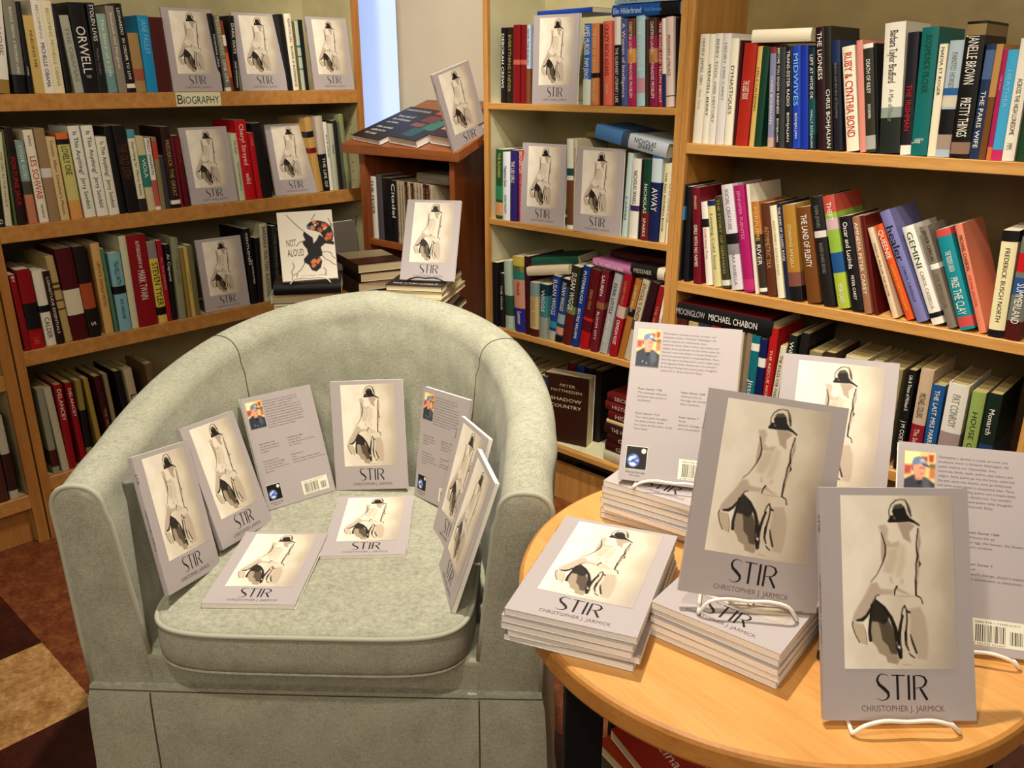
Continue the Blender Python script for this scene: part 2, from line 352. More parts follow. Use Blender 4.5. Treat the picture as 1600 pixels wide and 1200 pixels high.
def art_image(W=112, H=170):
    u = (np.arange(W) + .5)[None, :] / W * np.ones((H, 1)); v = (np.arange(H) + .5)[:, None] / H * np.ones((1, W))
    a = np.array([246, 236, 214.]); b = np.array([196, 181, 154.])
    t = np.clip(u * .95 - .05 + wash(H, W) * .5 + .15 * v, 0, 1)[..., None]
    img = a * (1 - t) + b * t
    e = np.clip((u - .86) / .12, 0, 1)[..., None] * .55 + np.clip((u + v - 1.55) / .4, 0, 1)[..., None] * .5
    img = img * (1 - np.clip(e, 0, .85)) + np.array([178, 163, 150.]) * np.clip(e, 0, .85)
    return raster(W, H, img, ART, 1.55)
def portrait_image(W=38, H=48):
    base = np.ones((H, W, 3)) * np.array([240, 205, 130.])
    S = [('p', [(0, 0), (.5, 0), (.45, .3), (0, .3)], (250, 236, 165), 1, .05), ('p', [(0, .3), (.25, .3), (.2, .48), (0, .5)], (190, 70, 60), 1, .05),
         ('p', [(.78, .05), (.95, .05), (.93, .2), (.8, .2)], (180, 70, 40), 1, .03), ('p', [(.55, .1), (.74, .1), (.74, .2), (.55, .2)], (170, 70, 50), 1, .03),
         ('p', [(.82, .3), (1, .3), (1, .55), (.82, .55)], (200, 120, 70), 1, .04), ('p', [(.82, .24), (1, .24), (1, .33), (.82, .33)], (120, 100, 60), 1, .03),
         ('p', [(.0, .62), (.25, .52), (.38, .48), (.72, .55), (1, .66), (1, 1), (0, 1)], (52, 56, 66), 1, .03),
         ('p', [(.62, .55), (.8, .58), (.9, .8), (.7, .95), (.6, .75)], (96, 98, 106), .8, .06),
         ('p', [(.33, .45), (.62, .5), (.6, .6), (.48, .66), (.35, .58)], (205, 140, 112), 1, .03),
         ('p', [(.26, .3), (.3, .24), (.66, .26), (.72, .36), (.68, .48), (.56, .56), (.42, .55), (.32, .48)], (232, 160, 128), 1, .03),
         ('p', [(.5, .33), (.66, .33), (.64, .36), (.5, .36)], (150, 95, 80), .8, .03), ('p', [(.52, .46), (.62, .45), (.61, .475), (.53, .48)], (170, 90, 80), .8, .02),
         ('p', [(.23, .3), (.27, .3), (.3, .42), (.25, .4)], (110, 70, 60), .9, .02),
         ('p', [(.24, .26), (.3, .14), (.45, .1), (.62, .12), (.74, .24), (.8, .3), (.66, .29), (.5, .25), (.3, .3)], (112, 132, 160), 1, .02),
         ('p', [(.5, .16), (.62, .15), (.7, .22), (.52, .22)], (215, 205, 205), .8, .03), ('p', [(.6, .25), (.82, .29), (.78, .32), (.6, .29)], (62, 70, 88), 1, .02),
         ('p', [(.42, .62), (.58, .6), (.54, .7), (.44, .7)], (24, 24, 28), 1, .02), ('p', [(.28, .84), (.33, .84), (.33, .88), (.28, .88)], (200, 200, 200), .8, .02),
         ('p', [(.45, .88), (.5, .88), (.5, .92), (.45, .92)], (200, 200, 200), .8, .02)]
    return raster(W, H, base, S, 1.28)
def earth_image(W=40, H=40):
    base = np.ones((H, W, 3)) * np.array([22, 20, 16.])
    circ = lambda cx, cy, r, n=20: [(cx + r * math.cos(a * 2 * math.pi / n), cy + r * math.sin(a * 2 * math.pi / n)) for a in range(n)]
    S = [('p', circ(.36, .62, .31), (62, 88, 168), 1, .01), ('p', [(.1, .6), (.2, .45), (.4, .42), (.5, .5), (.3, .58), (.2, .7)], (226, 230, 240), .95, .03),
         ('p', [(.15, .75), (.4, .7), (.55, .8), (.42, .9), (.25, .88)], (220, 226, 240), .95, .03), ('p', [(.45, .58), (.62, .55), (.64, .66), (.5, .68)], (190, 200, 225), .8, .03),
         ('p', [(.3, .36), (.5, .38), (.56, .46), (.4, .46)], (190, 205, 230), .8, .03), ('p', circ(.83, .17, .12), (232, 224, 204), 1, .01)]
    return raster(W, H, base, S, 1.0)

def cshape(mb, w, h, T, t, col, inner=(.85, .82, .74)):
    """case of a book: x 0..w, front face y=0, back y=T, spine at x=0; boards t thick"""
    P = [(w, 0), (0, 0), (-.0002, T * .25), (-.0002, T * .75), (0, T), (w, T), (w, T - t), (t, T - t), (t, t), (w, t)]
    n = len(P); V = [(x, y, 0) for x, y in P] + [(x, y, h) for x, y in P]
    F = []; C = []
    cols = [col] * n
    for i in range(n):
        j = (i + 1) % n; F.append((i, j, n + j, n + i)); C.append(col if i not in (6, 7, 8) else inner)
    for base in (0, n):
        for q in ((0, 1, 8, 9), (1, 2, 3, 4, 7, 8), (4, 5, 6, 7)):
            f = tuple(base + i for i in q); F.append(f if base else f[::-1]); C.append(col)
    mb.add(V, F, C)

def quadface(mb, o, ux, uy, col):
    o = Vector(o); ux = Vector(ux); uy = Vector(uy)
    mb.add([tuple(o), tuple(o + ux), tuple(o + ux + uy), tuple(o + uy)], [(0, 1, 2, 3)], col)

def stir_meshes():
    mb = MB(); w, h, T = BW, BH, BT; m = lin(MAUVE); ink = lin((24, 17, 16)); br = lin((112, 94, 84))
    cshape(mb, w, h, T, .0006, m)
    e = .00025
    # front picture
    img = art_image()
    put_picture(mb, img, (.142 * w, -e, h * (1 - .034)), (.746 * w, 0, 0), (0, 0, -.748 * h))
    # title strokes
    for pts, ws in TITLE:
        L = []; Rr = []
        P = [Vector((p[0] * w, 0, h * (1 - p[1]))) for p in pts]
        for i, p in enumerate(P):
            t = (P[min(i + 1, len(P) - 1)] - P[max(i - 1, 0)]).normalized(); nn = Vector((t.z, 0, -t.x))
            L.append(p + nn * ws[i] * w / 2); Rr.append(p - nn * ws[i] * w / 2)
        for i in range(len(P) - 1):
            q = [L[i], L[i + 1], Rr[i + 1], Rr[i]]
            mb.add([(a.x, -e, a.z) for a in q], [(0, 1, 2, 3)], ink)
    put_text(mb, 'CHRISTOPHER J. JARMICK', (.245 * w, -e, h * (1 - .961)), (1, 0, 0), (0, 0, 1), .545 * w, .026 * h, br)
    # spine
    put_text(mb, 'CHRISTOPHER J. JARMICK', (-.0006, T * .3, h * .62), (0, 0, -1), (0, -1, 0), .3 * h, T * .34, ink)
    for k in range(0):
        pass
    put_text(mb, 'STIR', (-.0006, T * .25, h * .9), (0, 0, -1), (0, -1, 0), .12 * h, T * .5, ink)
    # back cover (seen from +y, spine on the right-hand side of the viewer): u runs from x=w to x=0
    yb = T + e; X = lambda u: w * (1 - u); Z = lambda v: h * (1 - v)
    put_picture(mb, portrait_image(), (X(.045), yb, Z(.045)), (-.22 * w, 0, 0), (0, 0, -.24 * h))
    lines = ['Christopher J. Jarmick is a poet, art lover, and', 'bookstore owner in Kirkland, Washington. His', 'poems explore our relationships, love,', 'memories, family, death, politics, pop culture, and',
             'religion. Some poems go into the forest, some into', 'the past, some into dreams, some go Hollywood,', 'and some poems travel in unexpected ways. There', 'are a few genre bending poems, and a couple dozen',
             'of his signature Poem Starters too. You wouldn\'t', 'be wrong in finding some poems witty, thoughtful,', 'quirky and/or darkly humored. Enjoy.']
    mw = max(text2d(s)[2] for s in lines)
    for k, s in enumerate(lines):
        put_text(mb, s, (X(.285), yb, Z(.067 + .0236 * k)), (-1, 0, 0), (0, 0, 1), .54 * w * text2d(s)[2] / mw, .0115 * h, lin((96, 84, 80)))
    for u, v, ls in ((.1, .43, ['Poem Starter 1738', 'The shortest distance', 'between two points is', 'avoidance.']), (.5, .43, ['Poem Starter 1268', 'Without the air', 'the egg, the human, the flower', 'don\'t combine.']),
                     (.1, .585, ['Poem Starter 1714', 'Too many great thoughts', 'has been written down', 'but most of the other kinds', 'have been.']), (.5, .585, ['Poem Starter 7', 'Truth', 'doesn\'t change, doesn\'t explain,', 'isn\'t convenient, is sometimes wrong.'])):
        for k, s in enumerate(ls):
            put_text(mb, s, (X(u), yb, Z(v + .024 * k)), (-1, 0, 0), (0, 0, 1), .0128 * w * len(s), .0115 * h, lin((60, 50, 48) if k == 0 else (96, 84, 80)))
    quadface(mb, (X(.05), yb - .0001, Z(.93)), (-.2 * w, 0, 0), (0, 0, .145 * h), lin((226, 218, 208)))
    put_picture(mb, earth_image(), (X(.055), yb, Z(.79)), (-.19 * w, 0, 0), (0, 0, -.137 * h))
    put_text(mb, 'World Enough', (X(.06), yb, Z(.953)), (-1, 0, 0), (0, 0, 1), .18 * w, .012 * h, lin((50, 42, 40)))
    put_text(mb, 'Writers', (X(.1), yb, Z(.972)), (-1, 0, 0), (0, 0, 1), .1 * w, .011 * h, lin((70, 60, 56)))
    quadface(mb, (X(.54), yb - .0001, Z(.96)), (-.38 * w, 0, 0), (0, 0, .125 * h), lin((238, 232, 206)))
    rr = random.Random(5); u = .575
    while u < .89:
        bw_ = rr.choice((.003, .005, .008))
        if not (.775 < u < .8): quadface(mb, (X(u), yb, Z(.943)), (-bw_ * w, 0, 0), (0, 0, (.08 if u < .78 else .062) * h), lin((70, 62, 48)))
        u += bw_ + rr.choice((.003, .006, .008))
    put_text(mb, 'ISBN 978-1-7359516-0-7', (X(.57), yb, Z(.855)), (-1, 0, 0), (0, 0, 1), .3 * w, .009 * h, lin((90, 82, 66)))
    put_text(mb, '9 781735 951607', (X(.56), yb, Z(.957)), (-1, 0, 0), (0, 0, 1), .22 * w, .009 * h, lin((90, 82, 66)))
    # recentre: x -w/2..w/2
    mb.v = [(x - w / 2, y, z) for x, y, z in mb.v]
    cover = mb.mesh('printed_cover', PRINT_M)
    pg = MB().box(-w / 2 + .0007, w / 2 - .0008, .0007, T - .0007, .0006, h - .0006)
    return cover, pg.mesh('pages', PAPER_Y)
COVER_ME, PAGES_ME = stir_meshes()
STIR_N = [0]
def stir(label, M, group='copies of the grey poetry paperback', back=False):
    if back: M = M @ Matrix.Translation((0, BT, 0)) @ Matrix.Rotation(math.pi, 4, 'Z')
    r = thing('paperback_book', label, 'book', M, group)
    link('cover', COVER_ME, r); link('page_block', PAGES_ME, r)
    return r
def pose(x, y, z, az, tilt, roll=0):
    return Matrix.Translation((x, y, z)) @ Matrix.Rotation(rad(az), 4, 'Z') @ Matrix.Rotation(rad(roll), 4, 'Y') @ Matrix.Rotation(-rad(tilt), 4, 'X')
def flat(x, y, z, az):
    """front cover up, bottom edge centre at x,y, cover at height z"""
    return Matrix.Translation((x, y, z)) @ Matrix.Rotation(rad(az), 4, 'Z') @ Matrix.Rotation(-rad(90), 4, 'X')

# ---------------------------------------------------------------- other books
def book_meshes(t, h, d, col, texts, bands, hard=False, paper=None):
    """spine facing -y, x 0..t, z 0..h, depth d"""
    mb = MB(); c = lin(col); bt = .0022 if hard else .0006
    # spine profile slightly rounded
    b = min(.0035, t * .12) if t > .008 else 0
    P = [(0, d), (0, .0015)] + [(t * k / 6, .0012 - b * math.sin(math.pi * k / 6)) for k in range(1, 6)] + [(t, .0015), (t, d), (t - bt, d), (t - bt, .003), (bt, .003), (bt, d)]
    n = len(P); V = [(x, y, 0) for x, y in P] + [(x, y, h) for x, y in P]; F = []; C = []
    ic = lin('cfc4a6')
    for i in range(n):
        j = (i + 1) % n; F.append((i, j, n + j, n + i)); C.append(ic if i in (n - 4, n - 3, n - 2) else c)
    caps = [(0, 1, n - 2, n - 1), tuple(range(1, 8)) + (n - 3, n - 2), (7, 8, 9, n - 3)]
    for q in caps: F.append(tuple(q)[::-1]); C.append(c); F.append(tuple(n + i for i in q)); C.append(c)
    mb.add(V, F, C)
    prof = P[1:8]
    def strip(z0, z1, cc, e):
        vv = [(x, y - e, z0) for x, y in prof] + [(x, y - e, z1) for x, y in prof]; k = len(prof)
        mb.add(vv, [(i, i + 1, k + i + 1, k + i) for i in range(k - 1)], lin(cc))
        # wraps onto both boards
        for xx in (-e, t + e):
            f = [(xx, .0015 - e, z0), (xx, d, z0), (xx, d, z1), (xx, .0015 - e, z1)]
            mb.add(f, [(0, 1, 2, 3) if xx > 0 else (3, 2, 1, 0)], lin(cc))
    for f0, f1, cc in bands: strip(h * (1 - f1), h * (1 - f0), cc, .00018)
    yf = .0012 - b - .0005
    used = []
    for s, cc, f0, f1, hf in texts:
        over = sum(1 for u in used if not (f1 <= u[0] or f0 >= u[1])); used.append((f0, f1))
        wmax = t * .8; hh = min(t * hf, wmax / 1.0)
        cx = t / 2 - hh / 2 + (t * .2 if over else 0) - (t * .12 if any((o is not s) and not (f1 <= a or f0 >= b_) for o, _, a, b_, _ in texts for o in [o]) and not over else 0)
        put_text(mb, s, (cx, yf, h * (1 - f0)), (0, 0, -1), (1, 0, 0), (f1 - f0) * h, hh, lin(cc))
    cv = mb.mesh('cover', PRINT)
    i = .003 if hard else .0003
    pg = MB().box(bt + .0001, t - bt - .0001, .0032, d - (.003 if hard else .0004), i, h - i)
    return cv, pg.mesh('pages', paper or PAPER_X)

def spine_book(label, M, t, h, d, col, texts, bands, group, hard=None, paper=None, name='shelved_book'):
    if hard is None: hard = h > .226 and t > .018
    cv, pg = book_meshes(t, h, d, col, texts, bands, hard, paper)
    r = thing(name, label, 'book', M, group)
    link('cover', cv, r); link('page_block', pg, r); return r

ROWS = [
['L1',0.78,0.0289,0.2433,5.3,'ece4d2','partly cut-off white',[['HOPE','7d7a70',0.35,0.62,0.5]],[[0.86,1,'9c7a3c']]],
['L1',0.82,0.0302,0.2283,2.7,'85826f','wide grey',[['BARACK OBAMA  A PROMISED LAND','ece4d2',0.1,0.8,0.22]],[[0.8,1,'161416']]],
['L1',0.852,0.0093,0.2199,2.4,'161416','narrow black',[['LAND','ece4d2',0.6,0.9,0.4]],[]],
['L1',0.8673,0.0244,0.1881,0.7,'cfae62','mustard yellow',[['FINDING ME','5e3a1c',0.15,0.7,0.3]],[]],
['L1',0.8923,0.0243,0.225,0.7,'ece4d2','white black-lettered',[['BECOMING','a8924e',0.05,0.4,0.3],['MICHELLE OBAMA','161416',0.45,0.93,0.4]],[]],
['L1',0.9178,0.0269,0.2265,0.5,'e8dcb4','ivory',[['BECOMING MICHELLE OBAMA','a8924e',0.08,0.92,0.32]],[]],
['L1',0.9485,0.0115,0.2199,-0.3,'161416','slim black',[],[]],
['L1',0.9687,0.0228,0.1927,-2.8,'a9a893','sage grey',[['THE OBAMAS','7d7a70',0.15,0.85,0.45]],[]],
['L1',0.9921,0.0412,0.2257,-1.5,'161416','thick black white-lettered',[['ORWELL','ece4d2',0.26,0.78,0.6],['D J TAYLOR','ece4d2',0.8,0.83,0.3]],[]],
['L1',1.0338,0.0206,0.2274,0.3,'1c1a1c','black white-titled',[['STOLEN LIVES','ece4d2',0.02,0.42,0.5],['Malika Oufkir','7d7a70',0.5,0.8,0.3]],[]],
['L1',1.0594,0.0249,0.2009,-1.0,'8fa898','pale teal',[['The Story of a Life','ece4d2',0.05,0.8,0.35]],[[0.75,1,'6f9490']]],
['L1',1.0862,0.0232,0.2219,-1.4,'8c8272','taupe',[['Elizabeth and Margaret','ece4d2',0.05,0.75,0.3]],[]],
['L1',1.113,0.0236,0.2291,-2.2,'161416','black small-lettered',[['LEONARDO  IN ORDER TO LIVE','ece4d2',0.05,0.85,0.34]],[[0.9,0.95,'ece4d2']]],
['L1',1.1371,0.0295,0.156,-1.2,'a3824f','short tan',[],[[0.6,0.8,'a0523a']]],
['L1',1.1675,0.031,0.2021,-0.5,'1889b8','bright blue',[['JANE PAULEY','7fc0d8',0.05,0.5,0.5]],[]],
['L1',1.1995,0.0443,0.1994,-0.7,'4a1a1a','dark maroon',[],[]],
['L1',1.3978,0.0119,0.218,-3.3,'161416','narrow black lettered',[['NORMAN LEAR','ece4d2',0.05,0.9,0.5]],[]],
['L1',1.4131,0.0172,0.2129,-4.0,'77776a','grey green cream-lettered',[['MEGAN RAPINOE','e0cfa2',0.02,0.52,0.7],['ONE LIFE','ece4d2',0.58,0.88,0.6]],[[0.95,1,'ece4d2']]],
['L1',1.4321,0.0109,0.1995,-4.4,'8a3a22','orange-and-red patterned',[],[[0.2,0.35,'ece4d2'],[0.45,0.8,'d96a2e']]],
['L1',1.4435,0.0164,0.214,1.0,'161416','slim black lettered',[['DARK DAYS','ece4d2',0.1,0.5,0.5],['JAKE HANRAHAN','ece4d2',0.6,0.95,0.35]],[]],
['L1',1.6319,0.0194,0.2265,-4.4,'161416','tall plain black',[],[]],
['L1',1.6522,0.0246,0.2291,-2.8,'efe4c6','cream black-lettered',[['SEMICOLON','161416',0.06,0.36,0.3],['BORN A ROMANCE','161416',0.42,0.95,0.34]],[]],
['L1',1.6784,0.0077,0.2077,-2.6,'6a5a30','thin brown',[],[]],
['L1',1.6881,0.0148,0.2102,-3.1,'b9c4ae','pale green slim',[],[[0.35,0.38,'1f7d80'],[0.5,0.52,'1f7d80'],[0.68,0.7,'1f7d80']]],
['L1',1.7036,0.0121,0.2133,-2.3,'161416','thin black',[],[]],
['L2',0.7191,0.0173,0.2389,2.5,'161416','black',[['G','ece4d2',0.92,0.97,0.5]],[]],
['L2',0.7373,0.0157,0.2383,4.3,'d2cfa6','light yellow green',[['THE GIRL IN THE LEAGUE','6b6438',0.1,0.9,0.35]],[]],
['L2',0.7606,0.0044,0.243,2.6,'5d6b3a','thin olive',[],[]],
['L2',0.7669,0.0196,0.2486,2.3,'261414','black red-lettered',[['FORTUNE JACK','c01f22',0.3,0.8,0.5]],[[0.2,0.25,'161416']]],
['L2',0.794,0.0209,0.2142,0.5,'c07a5a','short teal-and-salmon',[['CODE GOD','ece4d2',0.05,0.45,0.4]],[[0,0.48,'7f9a92'],[0.48,0.64,'4a443a']]],
['L2',0.8222,0.0237,0.2407,-0.3,'ece2c4','cream red-lettered',[['LES SCHWAB','c01f22',0.28,0.74,0.62],['KING','161416',0.06,0.17,0.3],['MAVERICK','161416',0.8,0.95,0.25]],[]],
['L2',0.8474,0.0254,0.2436,-0.1,'9a7d58','tan brown',[],[[0.42,0.52,'d8d0c0']]],
['L2',0.8753,0.0232,0.2203,-0.6,'d9bc84','pale tan',[["Cousins  Albert Schweitzer's Mission",'5e3a1c',0.04,0.93,0.34]],[]],
['L2',0.9038,0.0301,0.2293,-1.1,'c9c070','lime and orange',[['LOVELY ONE','1e4a2a',0.15,0.48,0.55]],[[0,0.07,'d96a2e'],[0.07,0.13,'161416'],[0.78,1,'d99a50']]],
['L2',0.9413,0.0303,0.2457,-1.6,'e9e6d2','white grey-lettered',[['Is This Anything?','161416',0.06,0.52,0.38],['Jerry Seinfeld','161416',0.56,0.9,0.38]],[]],
['L2',0.9752,0.0305,0.246,-1.5,'ece8d6','middle of three matching white',[['Is This Anything?','161416',0.06,0.52,0.38],['Jerry Seinfeld','161416',0.56,0.9,0.38]],[]],
['L2',1.008,0.0288,0.2143,-1.6,'e9e4cc','shorter white',[['Is This Anything?','161416',0.06,0.5,0.38],['Jerry Seinfeld','161416',0.54,0.9,0.38]],[]],
['L2',1.0379,0.0205,0.2418,-1.6,'161416','plain black',[],[]],
['L2',1.0622,0.0346,0.2423,-2.3,'1a1413','thick black',[['THE OLD LION','5e3a1c',0.2,0.6,0.7]],[]],
['L2',1.0973,0.0211,0.2296,-1.6,'e2d9b4','cream-and-teal',[['Searching for Mercy Street','161416',0.14,0.8,0.36]],[[0,0.1,'4f93a6'],[0.84,1,'2e2622']]],
['L2',1.122,0.0223,0.2115,-2.4,'cdbf92','beige green-banded',[['VIOLA','ece4d2',0.3,0.55,0.5]],[[0.25,0.68,'2b7a66']]],
['L2',1.1448,0.0157,0.2053,-1.7,'ece4d2','white red-bottomed',[['MOLLY SHANNON','161416',0.02,0.5,0.5]],[[0.58,0.95,'b85a4a']]],
['L2',1.1612,0.0141,0.2068,-0.5,'8a7a50','khaki',[],[[0.05,0.3,'b8452a']]],
['L2',1.1777,0.0148,0.1523,-1.2,'3a3a3c','charcoal',[],[]],
['L2',1.1932,0.0288,0.2346,-1.3,'2e1712','dark brown',[['FREDERICK THE GREAT','b08f5c',0.16,0.85,0.42]],[[0.9,0.95,'ece4d2']]],
['L2',1.2232,0.0106,0.205,-1.5,'7f1a30','thin crimson',[],[]],
['L2',1.2377,0.0155,0.2085,-2.4,'5c0f16','maroon',[['RADIO ON','c01f22',0.05,0.4,0.4]],[]],
['L2',1.4217,0.02,0.2059,-2.5,'cfd2ac','short pale green',[['The Boys','6b6438',0.1,0.3,0.4],['THE LOST NEIGHBORHOOD','6b6438',0.42,0.85,0.34]],[]],
['L2',1.4438,0.037,0.2443,-2.7,'c4161f','bright red white-lettered',[['Cheryl Strayed','ece4d2',0.05,0.56,0.42],['wild','ece4d2',0.66,0.8,0.45]],[]],
['L2',1.4843,0.0175,0.2054,-3.5,'b81620','shorter red',[['wild','d98fae',0.05,0.2,0.4]],[]],
['L2',1.5066,0.0348,0.2331,-4.7,'161416','wide black',[],[]],
['L2',1.7127,0.0266,0.2451,-6.9,'c49a52','golden tan',[],[[0.18,0.26,'161416'],[0.4,0.47,'7d1218']]],
['L2',1.7413,0.0289,0.2479,-2.9,'c8b8a4','beige-over-black',[['THE LIFE OF','ece4d2',0.55,0.95,0.4]],[[0.5,1,'161416']]],
['L2',1.7723,0.0141,0.2277,-2.9,'ece4d2','slim white',[['IN A LAND','161416',0.1,0.6,0.5]],[]],
['L2',1.7878,0.0185,0.2211,-2.3,'b9bba0','pale grey green',[['WAR','161416',0.3,0.45,0.4]],[]],
['L2',1.8078,0.0175,0.2321,-2.6,'26241f','dark',[],[]],
['L2',1.8281,0.0074,0.2277,-3.1,'5d6050','thin grey green',[],[]],
['L2',1.8395,0.0177,0.2515,-4.0,'8b8e62','light olive',[],[]],
['L3',0.7234,0.0156,0.2127,-1.2,'8c0f18','narrow red',[['BY','ece4d2',0.02,0.1,0.5]],[]],
['L3',0.7399,0.0343,0.2225,-0.3,'8a1016','wide red black-banded',[['LAS','d96a2e',0.86,0.94,0.4]],[[0.42,0.75,'161416'],[0.78,1,'a8131a']]],
['L3',0.7808,0.0254,0.2142,-1.0,'e6ddc2','small-pictured cream',[['CALDER','161416',0.62,0.9,0.5]],[[0.46,0.55,'161416']]],
['L3',0.8082,0.0175,0.2096,-1.4,'2a1512','dark brown white-lettered',[['LONGITUDE ESSENTIALS','ece4d2',0.08,0.85,0.4]],[]],
['L3',0.8314,0.0197,0.2474,-2.8,'b59c62','striped tan',[],[[0.3,0.33,'5e3a1c'],[0.36,0.39,'5e3a1c'],[0.5,0.52,'5e3a1c'],[0.6,0.62,'5e3a1c']]],
['L3',0.8519,0.0438,0.2637,-1.6,'4c0f16','thick maroon white-labelled',[],[[0.44,0.72,'d8cfae']]],
['L3',0.8975,0.0329,0.2638,-1.4,'1d1613','black orange-pictured',[['S','ece4d2',0.83,0.87,0.4]],[[0.4,0.68,'a84a28']]],
['L3',0.9448,0.0242,0.2664,-0.5,'cfa561','wide gold tan',[['LIPSTICK JUNGLE MOTEL','5e3a1c',0.2,0.7,0.35]],[]],
['L3',0.9723,0.009,0.2489,-1.2,'4f7a5c','thin green',[],[]],
['L3',0.9856,0.0346,0.2323,-0.2,'7fb0b8','light blue',[['TRAVELS WITH','1e4a2a',0.1,0.4,0.4],['AVA GARDNER','1e4a2a',0.58,0.85,0.3]],[[0.42,0.52,'161416']]],
['L3',1.0241,0.0204,0.2769,-0.0,'d3cda6','cream page-edged',[],[]],
['L3',1.0453,0.0559,0.275,-0.1,'8a121c','thick crimson white-lettered',[['AUTOBIOGRAPHY OF','ece4d2',0.06,0.36,0.2],['MARK TWAIN','ece4d2',0.38,0.7,0.4]],[]],
['L3',1.1058,0.0266,0.2491,-1.0,'d8c24e','yellow-and-black',[['STEVEN TYLER','161416',0.25,0.78,0.7]],[[0,0.2,'8a8078'],[0.8,0.9,'161416'],[0.93,1,'e0b860']]],
['L3',1.1341,0.0145,0.2495,-0.3,'a01422','slim crimson',[['ALL THE DREAMS','d98fae',0.1,0.7,0.4]],[]],
['L3',1.1516,0.0146,0.2343,1.1,'161416','slim black white-titled',[['Al Capone','ece4d2',0.1,0.5,0.6]],[]],
['L3',1.171,0.0231,0.2509,0.9,'8c8d6d','sage green',[['THE LIFE','6b6438',0.1,0.7,0.4]],[]],
['L3',1.1983,0.0127,0.219,-0.1,'8f7836','narrow bronze',[],[]],
['L3',1.2124,0.0124,0.2194,-0.3,'c9ac5c','narrow gold',[['HOUSES OF','6b6438',0.2,0.8,0.4]],[]],
['L3',1.2263,0.0168,0.2223,-0.1,'6d6a44','olive',[],[]],
['L3',1.426,0.0239,0.2493,-1.3,'161416','tall black white-lettered',[['GENTLEMEN','ece4d2',0.02,0.5,0.35],['ILLUSTRATED','ece4d2',0.4,0.75,0.25]],[]],
['L3',1.4526,0.0173,0.2152,2.0,'23231f','black white-striped',[],[[0.02,0.98,'161416']]],
['L3',1.4726,0.0276,0.2589,1.4,'c3bb98','beige black-lettered',[['BARBARA WALTERS AUDITION','2e2622',0.04,0.93,0.5]],[]],
['L3',1.5179,0.0169,0.2465,1.5,'2b2b2a','speckled black',[['THE MAKING OF','7d7a70',0.1,0.7,0.5]],[]],
['L3',1.5719,0.0241,0.2253,-1.3,'37322a','dark taupe',[],[]],
['L3',1.6009,0.0642,0.2338,-1.3,'161416','wide dark',[],[]],
['L4',0.7335,0.018,0.262,-0.4,'8a8a72','mottled grey green',[],[[0.72,0.92,'4a1a12']]],
['L4',0.758,0.0191,0.262,-1.8,'b9b092','pale stone',[],[]],
['L4',0.7778,0.0206,0.262,0.2,'8f1018','crimson white-lettered',[['DELANCEY','ece4d2',0.05,0.42,0.5]],[]],
['L4',0.8141,0.0162,0.262,-1.3,'8a1018','second crimson',[['DELANCEY','ece4d2',0.05,0.42,0.5]],[]],
['L4',0.8315,0.0157,0.262,0.8,'8d7a3c','olive gold',[],[[0.35,0.8,'161416']]],
['L4',0.8688,0.0133,0.262,-2.3,'9a8236','plain gold',[],[]],
['L4',0.9018,0.0168,0.262,-3,'3d1212','dark maroon',[['THE GILDER','b08f5c',0.3,0.8,0.4]],[]],
['L4',0.9232,0.0119,0.262,-1.9,'8d7a58','brown-tan',[],[]],
['L4',0.9624,0.0156,0.262,-3,'161416','black',[],[]],
['L4',0.9883,0.0246,0.262,-3,'b7a584','beige',[['LIN','161416',0.3,0.5,0.6]],[]],
['L4',1.0552,0.0251,0.262,-3,'6a5238','brown',[],[]],
['M1',-1.8102,0.0196,0.2022,0.7,'161416','black',[['DEBORAH CREWS','ece4d2',0.08,0.8,0.5]],[]],
['M1',-1.7887,0.0272,0.2021,1.1,'231a12','black gold-lettered',[['EVERYTHING I NEVER','a8924e',0.1,0.85,0.4]],[]],
['M1',-1.7591,0.025,0.208,0.5,'7d1015','dark red',[],[[0.44,0.5,'b85a4a']]],
['M1',-1.7331,0.0266,0.2071,0.5,'7a1015','second dark red',[],[[0.44,0.5,'b85a4a']]],
['M1',-1.705,0.0132,0.2061,0.3,'b8c4d4','pale blue white',[['NOW THE ENGLISH','1b2a5a',0.05,0.5,0.5]],[[0.55,1,'7a4a2a']]],
['M1',-1.506,0.0251,0.2018,-0.2,'1c5fae','blue white-lettered',[['JAMES MURDER','ece4d2',0.02,0.38,0.7],['PAM JENOFF','ece4d2',0.42,0.72,0.6]],[[0.68,1,'cfd8c4']]],
['M1',-1.4755,0.0243,0.2011,-1.6,'cf7a45','orange',[['THE SIGN OF CROWS','e0cfa2',0.05,0.6,0.4],['MEANS LEIGH','e0cfa2',0.68,0.95,0.4]],[[0.6,0.66,'161416']]],
['M1',-1.4477,0.0138,0.1988,-2.4,'3a1414','narrow dark brown',[],[]],
['M1',-1.4312,0.0271,0.2044,-3.0,'e06c56','salmon pink',[['CRAZY RICH ASIANS','7d1218',0.04,0.64,0.5],['KEVIN KWAN','e0cfa2',0.74,0.86,0.3]],[]],
['M1',-1.3959,0.0185,0.2133,-2.8,'161416','white-topped black',[['THE GUERNSEY LITERARY | LIFE','ece4d2',0.34,0.96,0.5]],[[0,0.31,'ece4d2']]],
['M1',-1.3752,0.0198,0.2081,-3.1,'4a5890','violet blue',[['A Woman of Intelligence','ece4d2',0.05,0.9,0.5]],[]],
['M1',-1.3522,0.0239,0.2075,-3.8,'a81f50','magenta',[['CHRISTINA LAUREN','ece4d2',0.04,0.4,0.4],['PARADISE PROBLEM','ece4d2',0.5,0.9,0.4]],[[0,0.2,'6a3a22'],[0.34,0.5,'d9954a']]],
['M1',-1.3268,0.0259,0.2128,-3.6,'a9ced2','pale aqua',[['THE INVISIBLE','ece4d2',0.05,0.6,0.4]],[[0.68,0.85,'c9909a']]],
